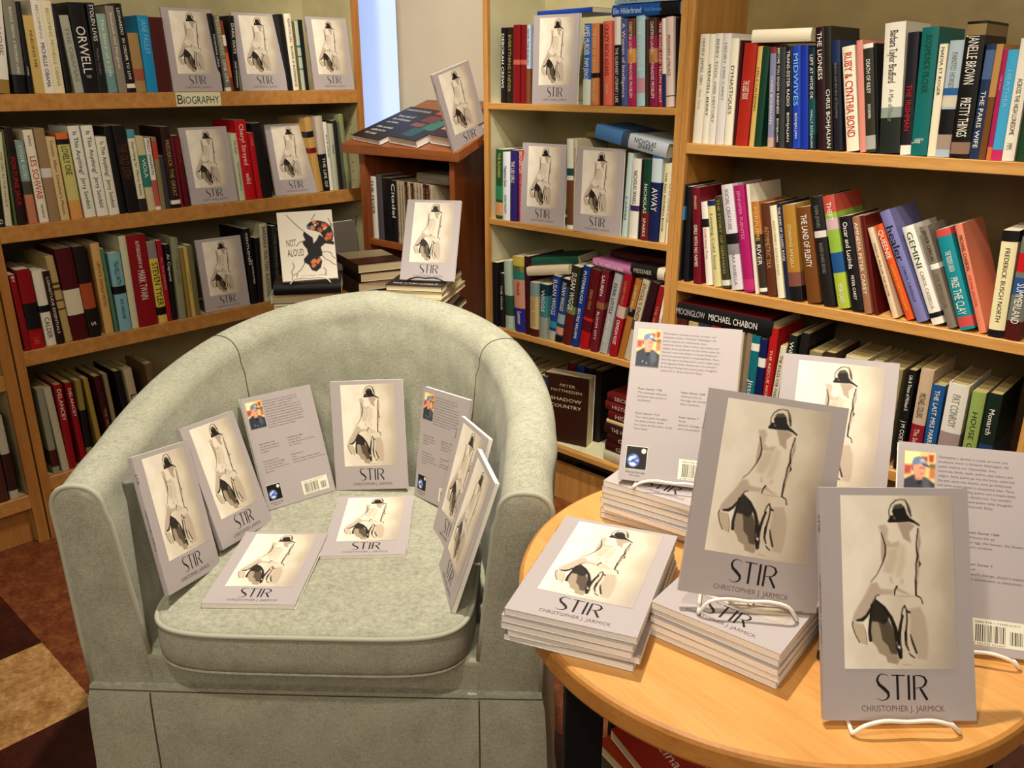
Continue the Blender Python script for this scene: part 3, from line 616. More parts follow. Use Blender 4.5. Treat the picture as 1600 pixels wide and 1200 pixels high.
['M1',-1.3001,0.0096,0.205,-3.5,'3e2a1c','narrow dark',[],[]],
['M1',-1.2854,0.0228,0.2068,-4.7,'8c1a44','second magenta',[['CHRISTINA LAUREN','ece4d2',0.04,0.4,0.4],['PARADISE PROBLEM','ece4d2',0.5,0.9,0.4]],[[0,0.2,'4a2a1a'],[0.34,0.5,'b5804a']]],
['M1',-1.2619,0.0112,0.1993,-3.8,'a31a38','crimson white-lettered',[['THE ROAD AND TRUTH ABOUT','ece4d2',0.02,0.95,0.6]],[]],
['M1',-1.2479,0.0107,0.205,-4.5,'ece4d2','narrow white-and-navy',[],[[0.62,1,'1b2a5a']]],
['M1',-1.2363,0.0211,0.2073,-4.5,'e0c8b8','pale pink',[['PRISONERS of PALACE','7d1218',0.2,0.65,0.4]],[[0.87,0.88,'161416']]],
['M1',-1.2146,0.0069,0.2047,-3.9,'161416','narrow black',[],[]],
['M1',-1.2072,0.0042,0.1952,-1.9,'6d1016','narrow dark red',[],[]],
['M2',-1.8348,0.0344,0.2052,0.8,'1e4f2c','green sunflower-printed',[['THE FLOWERS','d9b84a',0.05,0.4,0.3]],[[0.52,0.72,'2f7a4c'],[0.76,0.95,'c9905a']]],
['M2',-1.7982,0.0294,0.199,0.4,'dfe2e0','white',[['Happiness Susan','161416',0.2,0.5,0.4],['SUSAN MALLERY','161416',0.62,0.9,0.3]],[]],
['M2',-1.7681,0.0267,0.2061,0.6,'2f2468','purple',[['THE LIES GIRLS','ece4d2',0.15,0.45,0.5]],[]],
['M2',-1.7388,0.0203,0.2075,-0.1,'c9302a','red',[['BRIDGERTON','ece4d2',0.02,0.32,0.6],['THE DUKE AND I','d98fae',0.34,0.9,0.4]],[]],
['M2',-1.5477,0.0216,0.2478,-1.6,'e5e2cc','white-and-brown patterned',[],[[0.32,0.4,'1f4a4a'],[0.45,0.95,'6d3f22']]],
['M2',-1.5247,0.0089,0.2469,-0.6,'e0cfa2','narrow cream',[['SUSAN VREELAND','5e3a1c',0.02,0.5,0.5]],[]],
['M2',-1.358,0.0162,0.2209,2.5,'c0d4cc','pale aqua',[['A SUMMER','161416',0.5,0.8,0.4]],[]],
['M2',-1.3348,0.0265,0.208,0.7,'ece4d2','white',[['NICHOLAS SPARKS','1b2a5a',0.15,0.56,0.45]],[[0.58,0.65,'3a2a5a']]],
['M2',-1.3067,0.0103,0.2072,0.4,'161416','black',[],[]],
['M2',-1.2942,0.0221,0.2088,-0.0,'123f2a','dark green',[['NICHOLAS','ece4d2',0.3,0.66,0.45],['SPARKS','ece4d2',0.72,0.95,0.4]],[[0.64,1,'6d1c16']]],
['M2',-1.2708,0.0306,0.2309,0.2,'17204e','navy',[['AWAY','ece4d2',0.4,0.66,0.6]],[[0,0.08,'2a5fa0'],[0.08,0.34,'c8d4d4']]],
['M2',-1.2383,0.0168,0.2009,1.4,'e0d3a4','cream',[['THE RED ADDRESS BOOK','161416',0.02,0.95,0.35]],[]],
['M2',-1.215,0.0077,0.2027,-0.3,'e8e0c8','narrow white',[['THE RED ADDRESS BOOK','161416',0.02,0.95,0.5]],[]],
['M2',-1.2063,0.0033,0.2031,-0.4,'5a2a1c','thin brown',[],[]],
['M3',-1.8446,0.0233,0.206,-0.4,'161416','black',[],[]],
['M3',-1.8176,0.0181,0.1737,-0.4,'201c1c','slim black',[['THE HOUR','ece4d2',0.1,0.8,0.4]],[]],
['M3',-1.7935,0.031,0.2162,-2.1,'a9bba4','pale green',[],[[0.5,0.8,'2a4a34']]],
['M3',-1.7498,0.0455,0.2358,-3.1,'c98f74','fat pink,yellow and blue',[['Windmill','7d1218',0.33,0.5,0.3],['Summer','ece4d2',0.72,0.9,0.35]],[[0,0.2,'c9b64a'],[0.12,0.3,'2b7a6a'],[0.68,1,'2a2a80']]],
['M3',-1.7031,0.016,0.2429,-1.4,'3a1218','dark maroon',[],[]],
['M3',-1.684,0.0336,0.168,-0.5,'c3ab78','sand coloured',[['SUSAN WIGGS','a8924e',0.25,0.8,0.5]],[[0,0.25,'7d948c'],[0.86,1,'4a1a14']]],
['M3',-1.6471,0.032,0.1684,0.5,'3a7a7c','teal',[['WIGGS','ece4d2',0.1,0.5,0.4]],[[0,0.2,'14303e'],[0.6,1,'8e9484']]],
['M3',-1.6127,0.0254,0.1997,4.4,'1d3a80','blue',[['SUSAN WIGGS','ece4d2',0.05,0.6,0.6]],[[0.7,0.8,'2a8a8a'],[0.85,1,'a8a890']]],
['M3',-1.5862,0.027,0.197,7.6,'24406a','grey blue and peach',[['SUSAN WIGGS','ece4d2',0.05,0.5,0.5]],[[0,0.1,'161416'],[0.55,0.7,'8aa0a4'],[0.76,0.88,'c98f70'],[0.9,1,'161416']]],
['M3',-1.5558,0.0329,0.2403,7.5,'2a2c1e','dark green',[['SUSAN WIGGS','ece4d2',0.08,0.55,0.55]],[[0.5,0.6,'6d7a4c'],[0.6,1,'5c1c18']]],
['M3',-1.5209,0.0258,0.2478,9.1,'16357c','bright blue',[['PUTERBAUGH','ece4d2',0.06,0.45,0.4],['BEATRIZ WILLIAMS','ece4d2',0.52,0.9,0.4]],[]],
['M3',-1.4919,0.0332,0.241,8.7,'5a0f16','dark red',[['DEAR FOLK','b08f5c',0.25,0.5,0.3]],[[0.6,0.64,'c01f22'],[0.78,1,'a8141a']]],
['M3',-1.4506,0.0265,0.2434,7.9,'6a1a26','wine red white-lettered',[['LAUREN','ece4d2',0.06,0.3,0.4],['BLOOM CITY','ece4d2',0.5,0.85,0.3]],[[0.38,0.46,'8a5a3a']]],
['M3',-1.4183,0.0264,0.2426,10.5,'a9a8a2','silver',[['EERIE LITTLE','161416',0.12,0.5,0.4],['LAUREN WILLIG','ece4d2',0.5,0.85,0.4]],[]],
['M3',-1.3829,0.0269,0.2454,9.9,'99131e','bright red',[['LAUREN WILLIG','b08f5c',0.08,0.36,0.3],['CRIMSON ROSE','ece4d2',0.55,0.85,0.4]],[[0.38,0.52,'c8a89a']]],
['M3',-1.3519,0.0203,0.2385,11.9,'a86a26','orange brown',[['LAUREN WILLIG','e0cfa2',0.08,0.4,0.4]],[[0.36,0.46,'161416']]],
['M3',-1.3302,0.0223,0.2412,12.3,'bfb393','beige black-lettered',[["ENGEL'S ENEMIES",'7d1218',0.05,0.6,0.5]],[[0.5,0.62,'3a4a5a']]],
['M3',-1.3063,0.0262,0.2374,12.9,'2e1016','very dark maroon',[],[]],
['M3',-1.2673,0.0178,0.2295,10.3,'8e1a1c','plain red',[['THE GIRLS FROM','b08f5c',0.2,0.8,0.4]],[]],
['M3',-1.2432,0.0081,0.2051,8.9,'ece4d2','narrow white',[['CHELSEA B','161416',0.1,0.8,0.6]],[]],
['R1',-1.1572,0.0253,0.248,0.5,'e4dcc2','cream faintly lettered',[['HENRY JAMES 1881','7d7a70',0.04,0.45,0.3],['Peter Carey','b08f5c',0.5,0.68,0.25]],[]],
['R1',-1.1289,0.0164,0.2473,-0.1,'e9e2ca','white',[['WENDELL BERRY','161416',0.05,0.95,0.42]],[]],
['R1',-1.1118,0.0192,0.2479,-0.1,'e2dcc8','grey-lettered white',[['BERRY TOOL 1000 HISTORY','7d7a70',0.05,0.8,0.4]],[]],
['R1',-1.0908,0.0216,0.2473,-0.4,'ddd6cc','pale grey',[['HENRY 1000 CAREY','7d7a70',0.08,0.6,0.3]],[]],
['R1',-1.0673,0.0201,0.236,-0.8,'ece4c8','cream large-lettered',[['DYNASTIQUES','161416',0.25,0.7,0.45]],[]],
['R1',-1.0466,0.0067,0.2318,-0.6,'3f1016','thin maroon',[],[]],
['R1',-1.0392,0.0312,0.2256,0.6,'a82618','brick red',[['THE GUEST BOOK','ece4d2',0.36,0.54,0.5]],[]],
['R1',-1.0052,0.0124,0.2185,0.2,'d2ac5c','yellow',[['LYN A CALTENNES','2e2622',0.05,0.8,0.4]],[]],
['R1',-0.9918,0.0175,0.2163,-0.0,'123c28','dark green',[],[]],
['R1',-0.9575,0.0143,0.2157,-4.3,'80829c','lavender grey',[['CHRIS BOHJALIAN','ece4d2',0.15,0.9,0.4]],[[0,0.06,'8a2a28'],[0.9,1,'c0a090']]],
['R1',-0.9384,0.0113,0.2181,-5.4,'1a191c','black',[['BEFORE YOU KNOW KINDNESS','ece4d2',0.02,0.66,0.5],['BOHJALIAN','ece4d2',0.7,0.95,0.4]],[]],
['R1',-0.9259,0.0105,0.2163,-5.6,'3a3c3c','charcoal',[],[]],
['R1',-0.9125,0.016,0.2164,-6.2,'191a20','blue black',[['TRANS-SISTER RADIO','ece4d2',0.04,0.58,0.45],['BOHJALIAN','ece4d2',0.63,0.95,0.35]],[]],
['R1',-0.8934,0.0182,0.2176,-6.8,'1f3fa8','royal blue',[['MIDWIVES','7fc0d8',0.05,0.6,0.6],['BOHJALIAN','ece4d2',0.65,0.9,0.3]],[]],
['R1',-0.8739,0.0171,0.217,-7.0,'16309a','deeper blue',[],[]],
['R1',-0.8546,0.0138,0.2134,-7.3,'16282c','black and teal',[['LEFT AT HYDE OK','ece4d2',0.07,0.5,0.5],['WALLY BOHJALIAN','b9d8d4',0.6,0.98,0.4]],[[0.5,0.85,'17474a']]],
['R1',-0.8355,0.0184,0.255,-8.5,'2a1216','tall dark maroon',[['THE LIONESS','ece4d2',0.04,0.42,0.55]],[]],
['R1',-0.8162,0.0148,0.2557,-8.4,'231f16','tall black brown',[['CHRIS BOHJALIAN','ece4d2',0.5,0.98,0.6]],[]],
['R1',-0.7977,0.0181,0.2271,-9.1,'1b1c24','black navy-topped',[['Before and the Art of Courtney','7d7a70',0.2,0.7,0.3]],[[0,0.2,'1a2a50']]],
['R1',-0.769,0.0266,0.2148,-10.4,'efe2c4','cream red-lettered',[['RUBY & CYNTHIA BOND','c01f22',0.06,0.86,0.66]],[]],
['R1',-0.7411,0.0127,0.227,-9.9,'d98a78','salmon',[],[]],
['R1',-0.7274,0.0203,0.2189,-9.6,'2f2e20','dark olive',[['DEATH OF RILEY','ece4d2',0.14,0.45,0.4],['RHYS BOWEN','ece4d2',0.55,0.68,0.3]],[[0,0.04,'ece4d2'],[0.84,0.97,'a8a49a']]],
['R1',-0.706,0.0048,0.2209,-9.6,'161416','thin black',[],[]],
['R1',-0.7004,0.0409,0.2558,-5.4,'e6dfca','very thick cream-and-dark-green',[['Barbara Taylor Bradford','161416',0.06,0.45,0.4],['A Man of Honor','7d7a70',0.5,0.75,0.25]],[[0.64,0.72,'8d9a8c'],[0.72,1,'20261e']]],
['R1',-0.6584,0.0212,0.2371,-4.6,'1e1b20','black red-lettered',[['THE IRISHMAN','c01f22',0.42,0.8,0.5]],[[0.92,1,'ece4d2']]],
['R1',-0.6362,0.0319,0.2446,-3.2,'0f6660','thick teal green',[['ROSAMUNDE PILCHER','1e4a2a',0.06,0.5,0.4],['Viking','ece4d2',0.86,0.9,0.6]],[]],
['R1',-0.6034,0.0154,0.2137,-2.6,'e8dcba','cream thin-lettered',[['NADIA ET ROGER','161416',0.03,0.45,0.4]],[]],
['R1',-0.587,0.0258,0.2194,-1.7,'a9b8bc','pale blue and black',[['PAINTED HORSES','7d7a70',0.1,0.4,0.4]],[[0.4,0.46,'2b5a8a'],[0.47,0.56,'cfc4a8'],[0.58,0.8,'14120f'],[0.8,0.93,'a08a78']]],
['R1',-0.5601,0.0348,0.2523,-1.9,'14110f','very thick black white-lettered',[['JANELLE BROWN','ece4d2',0.1,0.45,0.55],['PRETTY THINGS','ece4d2',0.55,0.84,0.55]],[[0.02,0.1,'8a7448'],[0.88,0.97,'8a6c5a']]],
['R1',-0.5238,0.0168,0.2115,-0.9,'20304e','dark blue',[['THE PARIS WIFE','ece4d2',0.4,0.9,0.5]],[[0.05,0.3,'4a5e84']]],
['R1',-0.5063,0.012,0.2111,-0.8,'6e4420','tan and dark brown',[],[[0,0.45,'b58448']]],
['R1',-0.4928,0.0088,0.2019,-1.1,'a32050','magenta',[['THE DEAL','d98fae',0.1,0.5,0.3]],[[0.88,1,'c9703a']]],
['R1',-0.4833,0.0179,0.2006,-1.2,'3f9fc4','sky blue',[['HEATHER','7fc0d8',0.1,0.6,0.4]],[[0.9,1,'c42a60']]],
['R1',-0.4645,0.021,0.2201,-1.3,'e6ddc6','cream zigzag-marked',[['ACROSS THE HIGH LONESOME','161416',0.32,0.78,0.4],['MM','7d7a70',0.85,0.9,0.5]],[]],
['R1',-0.4422,0.0189,0.2085,-0.7,'1c3c22','last dark green',[],[]],
['R2',-1.183,0.0195,0.2456,-0.0,'15171c','white-lettered black',[['PAINTED GIRLS','ece4d2',0.42,0.85,0.45]],[[0.22,0.36,'2f7aa8']]],
['R2',-1.1557,0.0146,0.2405,-1.8,'17171a','plain black',[],[]],
['R2',-1.1239,0.0216,0.2402,-5.7,'6d1020','wine red',[['SERENA BURDICK','e0cfa2',0.08,0.22,0.3],['GIRLS WITH NO NAMES','ece4d2',0.38,0.82,0.45]],[]],
['R2',-1.089,0.0185,0.2081,-9.1,'ece4d2','white red-lettered',[['Cold Sassy Tree','c01f22',0.32,0.68,0.4]],[[0.2,0.3,'161416']]],
['R2',-1.065,0.0211,0.2137,-10.3,'d8cb8a','pale yellow blue-topped',[['Leaving Cold Sassy','7d7a70',0.15,0.8,0.4]],[[0,0.06,'1b2a5a']]],
['R2',-1.0392,0.0207,0.2272,-11.2,'3a3a22','dark olive',[['THE STORY OF GERMANS','a8924e',0.02,0.85,0.35]],[[0.91,0.97,'d8d4c4']]],
['R2',-1.0133,0.0306,0.257,-12.2,'d8cfd0','white-and-black',[['SOCIAL CREATURE','7d7a70',0.04,0.42,0.35],['TARA ISABELLA','7d7a70',0.62,0.95,0.3]],[[0.46,0.56,'161416'],[0.56,0.66,'8a8480']]],
['R2',-0.9801,0.0276,0.258,-12.3,'a81a5e','magenta',[['JENNIFER FUENTES','d98fae',0.05,0.5,0.3]],[[0.88,0.98,'c0306c']]],
['R2',-0.9508,0.008,0.2631,-11.4,'e6ddc4','white-edged',[],[]],
['R2',-0.9398,0.0198,0.223,-12.0,'3a2a22','orange-topped black',[['PERFUME','d9b84a',0.06,0.42,0.5],['RIVER','ece4d2',0.46,0.68,0.55]],[[0,0.35,'b8743a'],[0.93,0.97,'ece4d2']]],
['R2',-0.9187,0.0231,0.2212,-11.0,'5c2f1a','reddish brown',[['ASYMMETRIC SILK','b08f5c',0.25,0.7,0.5]],[]],
['R2',-0.8896,0.0166,0.2188,-12.1,'e6ddba','cream',[['ANTONIO GONZALEZ','a8924e',0.1,0.8,0.35]],[]],
['R2',-0.8701,0.0104,0.2269,-12.6,'17203a','navy',[['THE KING OF CLASSIC ROCK','ece4d2',0.04,0.6,0.55]],[]],
['R2',-0.8587,0.0311,0.2232,-11.8,'a8782c','gold brown',[['CHASING ANGELS','e0cfa2',0.2,0.65,0.25]],[[0.7,0.85,'7a4a3a'],[0.85,1,'161416']]],
['R2',-0.8167,0.0328,0.2221,-13.9,'6c3f18','thick brown',[['THE LAND OF PLENTY','ece4d2',0.08,0.62,0.45]],[]],
['R2',-0.7779,0.0279,0.2499,-14.8,'1d1a18','black white-banded',[['SVEN JONES','7d7a70',0.08,0.28,0.3],['BASED DARIS BOND','7d7a70',0.42,0.7,0.3]],[[0.31,0.37,'d8cabc']]],
['R2',-0.7423,0.0276,0.2566,-15.9,'8cae3c','green,red and blue painted',[['THEFT','ece4d2',0.06,0.22,0.4],['PETER CAREY','ece4d2',0.78,0.95,0.4]],[[0,0.15,'b84a3c'],[0.2,0.3,'c8a8a8'],[0.5,0.68,'1d4f80'],[0.68,1,'a8b83c']]],
['R2',-0.7108,0.0272,0.2133,-15.8,'161416','black script-lettered',[['Oscar and Lucinda','ece4d2',0.06,0.55,0.4],['PETER CAREY','ece4d2',0.62,0.88,0.25]],[]],
['R2',-0.6809,0.0162,0.2168,-15.5,'9a6a48','brown',[['AMNESIA PETER CAREY','ece4d2',0.06,0.8,0.5]],[]],
['R2',-0.6618,0.0084,0.2205,-15.8,'5c120e','dark red-brown',[],[]],
['R2',-0.6202,0.0132,0.2054,-23.7,'dcc09a','narrow peach',[['MARCIA MULLER THE BOOK','5e3a1c',0.08,0.85,0.35]],[]],
['R2',-0.5919,0.0167,0.2178,-26.4,'d9511c','orange',[['QUEENIE','ece4d2',0.06,0.36,0.7],['CANDICE CARTY-WILLIAMS','d9b84a',0.42,0.9,0.35]],[]],
['R2',-0.5685,0.0242,0.2516,-26.9,'7674a4','tall lavender',[['healer','161416',0.14,0.45,0.75],['CAROL CASSELLA','1b2a5a',0.5,0.82,0.25]],[]],
['R2',-0.5377,0.026,0.2183,-25.5,'e8e0d0','cream green-titled',[['GEMINI','1e4a2a',0.06,0.42,0.5],['CAROL CASSELLA','7d7a70',0.46,0.84,0.3]],[[0.88,0.93,'161416']]],
['R2',-0.5052,0.0186,0.2218,-24.1,'7c7060','grey brown',[['JAVIER CERCAS','161416',0.04,0.34,0.4],['THE IMPOSTOR','6b6438',0.46,0.8,0.4]],[[0.37,0.42,'ece4d2']]],
['R2',-0.4823,0.0304,0.2148,-22.2,'15848c','thick turquoise',[['THE YIDDISH UNION','ece4d2',0.22,0.42,0.4],['PRIZE','ece4d2',0.48,0.58,0.5],['THE CLAY','ece4d2',0.6,0.85,0.6]],[[0,0.07,'c94a44'],[0.87,0.97,'c94a44']]],
['R2',-0.4464,0.0145,0.2292,-21.3,'dc8060','salmon',[['MICHAEL CHABON','161416',0.1,0.42,0.5],['THE FINAL SOLUTION','c01f22',0.46,0.75,0.4]],[]],
['R2',-0.4292,0.0291,0.2152,-2.4,'e2d6a4','cream black-banded',[['FREDERICK BUSCH NORTH','161416',0.16,0.85,0.3]],[[0,0.1,'161416'],[0.93,1,'161416']]],
['R2',-0.3991,0.0289,0.2304,-0.9,'6a6a5e','red-and-blue photo-printed',[['SUMMERLAND','ece4d2',0.5,0.85,0.5]],[[0,0.1,'161416'],[0.24,0.4,'b8161c'],[0.45,0.6,'274a80'],[0.83,1,'4a1410']]],
['R3',-0.9656,0.0152,0.2454,0.4,'857460','grey brown',[['MICHAEL CHABON','b08f5c',0.05,0.6,0.4]],[]],
['R3',-0.9493,0.0214,0.2431,0.9,'136872','teal',[['Jitterbug','ece4d2',0.4,0.95,0.6]],[[0.08,0.16,'ece4d2']]],
['R3',-0.925,0.0184,0.2378,0.5,'161b4e','navy',[],[[0.2,0.3,'ece4d2']]],
['R3',-0.906,0.0201,0.2698,1.0,'b01a1c','red',[['THE RESCUE NORTH','e0cfa2',0.05,0.9,0.35]],[]],
['R3',-0.8855,0.0156,0.2315,3.9,'ded4b4','cream black-lettered',[['THE RULES FOR PARIS','161416',0.1,0.6,0.5]],[]],
['R3',-0.86,0.0206,0.2632,2.0,'17201c','black white-scripted',[['Wild','ece4d2',0.06,0.2,0.5]],[]],
['R3',-0.832,0.0202,0.2735,2.0,'1c1a18','plain black',[],[]],
['R3',-0.8,0.03,0.235,1.0,'8a7c56','tan',[],[]],
['R3',-0.765,0.026,0.24,1.0,'3a2a1c','brown',[],[]],
['R3',-0.735,0.02,0.22,1.0,'c8bd98','pale cream',[],[]],
['R3',-0.71,0.0495,0.2435,0.2,'d3c8a4','wide page-edged cream',[],[]],
['R3',-0.655,0.018,0.2392,1.0,'c8bd98','slim cream',[],[]],
['R3',-0.632,0.0467,0.235,1.0,'8a7c56','khaki',[],[]],
['R3',-0.5707,0.0151,0.2385,0.1,'17151a','black white-lettered',[['Life & Times of Michael K','ece4d2',0.05,0.4,0.5],['J M COETZEE','ece4d2',0.5,0.8,0.6]],[]],
['R3',-0.5459,0.027,0.2476,0.1,'c3a88a','beige-over-crimson',[['MICHAEL COLLINS','2e2622',0.22,0.45,0.5],['The Secret Life of','e0cfa2',0.56,0.9,0.4]],[[0.52,1,'8a1a2c']]],
['R3',-0.5137,0.025,0.2179,-0.8,'1d4f86','blue',[['THE LAST MRS PARRISH','ece4d2',0.05,0.7,0.4]],[]],
['R3',-0.4858,0.0405,0.2306,0.3,'d8d2c2','very thick white-and-mauve',[['PAT CONROY','7d7a70',0.1,0.42,0.4]],[[0.48,0.85,'9a8480']]],
['R3',-0.4359,0.0262,0.2221,-0.4,'8a9e50','leafy green',[['HOUSE GIRL','2e2622',0.2,0.7,0.4]],[]],
['R3',-0.4054,0.0268,0.2268,-0.3,'15241c','dark green white-scripted',[['Monarch','ece4d2',0.15,0.4,0.4]],[[0.5,0.7,'1c3a5c']]]]
SHELF = {  # front plane, height, words for the place, group
 'L1': ('x', -2.5, 1.24, "top shelf of left bookcase"), 'L2': ('x', -2.5, .91, "second shelf of left bookcase"),
 'L3': ('x', -2.5, .57, "third shelf of left bookcase"), 'L4': ('x', -2.5, .19, "bottom shelf of left bookcase"),
 'M1': ('y', 1.88, 1.21, "top shelf of middle bookcase"), 'M2': ('y', 1.88, .873, "second shelf of middle bookcase"), 'M3': ('y', 1.88, .53, "third shelf of middle bookcase"),
 'R1': ('y', 1.88, 1.128, "top shelf of right bookcase"), 'R2': ('y', 1.88, .782, "second shelf of right bookcase"), 'R3': ('y', 1.88, .436, "third shelf of right bookcase")}
def make_labels(rows):
    out = []; used = set()
    byshelf = {}
    for i, r in enumerate(rows): byshelf.setdefault(r[0], []).append(i)
    lab = {}
    for sh, ids in byshelf.items():
        names = [' '.join(rows[i][6].replace(',', ' ').split()) for i in ids]
        place = SHELF[sh][3]
        for k, i in enumerate(ids):
            nm = names[k]
            cand = []
            if k: cand.append(f'{nm} book on the {place}, right of the {names[k-1]} one')
            if k + 1 < len(ids): cand.append(f'{nm} book on the {place}, left of the {names[k+1]} one')
            cand = [c_ for c_ in cand if len(c_.replace('-', ' ').split()) <= 16]
            if names.count(nm) == 1: cand.append(f'{nm} book on the {place}')
            if k: cand.append(f'{nm} book right of the {names[k-1]} one, {place}')
            if k + 1 < len(ids): cand.append(f'{nm} book left of the {names[k+1]} one, {place}')
            cand.append(f'{nm} book near the end, {place}')
            for c_ in cand:
                if c_.lower() not in used and len(c_.replace('-', ' ').split()) <= 16: break
            used.add(c_.lower()); lab[i] = c_
    return lab
LAB = make_labels(ROWS)
for i, (sh, a, w, h, l, col, short, texts, bands) in enumerate(ROWS):
    ax, val, z, place = SHELF[sh]
    t = max(w * math.cos(rad(l)), .005)
    rr = random.Random(i * 7 + 1)
    d = rr.uniform(.135, .165); back = rr.uniform(.006, .014)
    lift = t * math.sin(rad(l)) if l > 0 else 0
    if ax == 'x': M = Matrix.Translation((val - back, a, z + lift + .0005)) @ Matrix.Rotation(rad(90), 4, 'Z') @ Matrix.Rotation(rad(l), 4, 'Y')
    else: M = Matrix.Translation((a, val + back, z + lift + .0005)) @ Matrix.Rotation(rad(l), 4, 'Y')
    spine_book(LAB[i], M, t, h, d, col, texts, bands, f'books standing on the {place}', paper=PAPER_D if sh in ('R3', 'L4') else None)

def lying(label, loc, rotz, t, h, d, col, texts=(), bands=(), roty=0, name='lying_book', up=True, group='books lying on top of the rows', hard=None, paper=None, tiltx=0):
    """book lying flat, spine facing -y of its own frame and reading left to right (text upright); length h along +x"""
    # spine frame: z(up the spine) -> -x ; x(thickness) -> z
    B = Matrix(((0, 0, -1, 0), (0, 1, 0, 0), (1, 0, 0, 0), (0, 0, 0, 1)))
    M = Matrix.Translation(loc) @ Matrix.Rotation(rad(rotz), 4, 'Z') @ Matrix.Rotation(rad(roty), 4, 'Y') @ Matrix.Rotation(rad(tiltx), 4, 'X') @ Matrix.Translation((h, 0, 0)) @ B
    return spine_book(label, M, t, h, d, col, list(texts), list(bands), group, hard=hard, paper=paper, name=name)

# ---------------------------------------------------------------- room
struct('floor', MB().box(-3.2, 1.6, -1.2, 2.5, -.05, 0).mesh('floor', FLOOR))
wb = MB(); wb.box(-2.555, 1.6, 2.16, 2.26, 0, 2.8)
# rounded plaster edge, shaped so the added pane's blue glow fades softly
n = 14; V = []
for k in range(n + 1):
    a = math.pi / 2 * k / n; V.append((-2.555 - .09 * math.sin(a), 2.16 + .09 * (1 - math.cos(a))))
V.append((-2.645, 2.299)); vv = [(x, y, 0) for x, y in V] + [(x, y, 2.8) for x, y in V]; m1 = len(V)
wb.add(vv, [(i + 1, i, m1 + i, m1 + i + 1) for i in range(m1 - 1)])
wm = wb.mesh('wall', WALL); wm.polygons.foreach_set('use_smooth', [len(p.vertices) == 4 and p.index >= 6 for p in wm.polygons])
struct('wall_back', wm)
struct('wall_left', MB().box(-2.95, -2.82, -1.2, 2.15, 0, 2.8).mesh('wall', WALL))
gm, gn, gl, gb = mat('blue_glow_glass', 'dfe8ff', .6)  # pane added to glow blue beside the corner; no window is known there
gb.inputs['Emission Color'].default_value = (.42, .58, 1.0, 1); gb.inputs['Emission Strength'].default_value = 0.6
w_ = tag(bpy.data.objects.new('blue_glow_1', None), kind='structure'); COL.objects.link(w_)
link('glow_pane', MB().box(-3.4, -2.652, 2.30, 2.31, .0, 2.8).mesh('pane', gm), w_)

# ---------------------------------------------------------------- bookcases
def bookcase(label, ax, val, a0, a1, depth, shelves, th, side_m, shelf_m, in_m, back_m, tw, side_w=.02, top=1.9, lip=None, shelf_top_m=None, holes=False):
    M = Matrix.Translation((val, 0, 0)) @ Matrix.Rotation(rad(90), 4, 'Z') if ax == 'x' else Matrix.Translation((0, val, 0))
    r = thing('bookcase', label, 'bookcase', M)
    for k, (s0, s1) in enumerate(((a0, a0 + side_w), (a1 - side_w, a1))):
        mb = MB(); mb.box(s0, s1, .012, depth, 0, top, mi=1); mb.box(s0, s1, 0, .012, 0, top, mi=0)
        sp = link('side_panel', mb.mesh('side', [side_m, in_m]), r)
        if holes:
            hb = MB(); xx = s0 - .0002 if k else s1 + .0002
            for yy in (.05, depth - .05):
                for j in range(40):
                    zz = .1 + j * .032
                    pts = [(xx, yy + .003 * math.cos(q * math.pi / 3), zz + .003 * math.sin(q * math.pi / 3)) for q in range(6)]
                    hb.add(pts, [tuple(range(6)) if not k else tuple(range(6))[::-1]])
            link('peg_holes', hb.mesh('holes', HOLE), sp)
    link('back_panel', MB().box(a0 + side_w, a1 - side_w, depth - .008, depth, .05, top).mesh('back', back_m), r)
    for z in shelves:
        mb = MB()
        l = lip or th
        mb.box(a0 + side_w, a1 - side_w, 0, .02, z - l, z, mi=0)
        mb.box(a0 + side_w, a1 - side_w, .02, depth - .008, z - min(th, l), z, mi=1)
        bevel(link('shelf', mb.mesh('shelf', [shelf_m, shelf_top_m or in_m]), r), .0012, 1)
    mb = MB().box(a0 + side_w, a1 - side_w, .03, .05, 0, .12)
    link('plinth', mb.mesh('plinth', side_m), r)
    return r
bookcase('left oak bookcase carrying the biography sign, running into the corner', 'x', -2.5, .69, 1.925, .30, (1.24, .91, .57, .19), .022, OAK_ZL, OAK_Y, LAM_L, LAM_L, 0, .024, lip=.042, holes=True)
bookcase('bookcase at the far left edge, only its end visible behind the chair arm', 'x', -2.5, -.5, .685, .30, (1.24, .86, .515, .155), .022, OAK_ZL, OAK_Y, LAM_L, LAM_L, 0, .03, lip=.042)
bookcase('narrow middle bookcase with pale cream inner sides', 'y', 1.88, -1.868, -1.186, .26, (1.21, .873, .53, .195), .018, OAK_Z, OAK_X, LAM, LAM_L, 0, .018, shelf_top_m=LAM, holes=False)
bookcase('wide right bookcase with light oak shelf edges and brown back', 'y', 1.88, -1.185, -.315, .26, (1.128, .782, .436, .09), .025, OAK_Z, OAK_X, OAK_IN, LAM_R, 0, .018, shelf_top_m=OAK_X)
# uprights wider at the far right
bevel(tag(link('wooden_upright', MB().box(-.313, -.262, 1.87, 2.14, 0, 1.9).mesh('upright', OAK_Z)), 'light oak upright closing the right bookcase at its right end', 'upright'), .002)

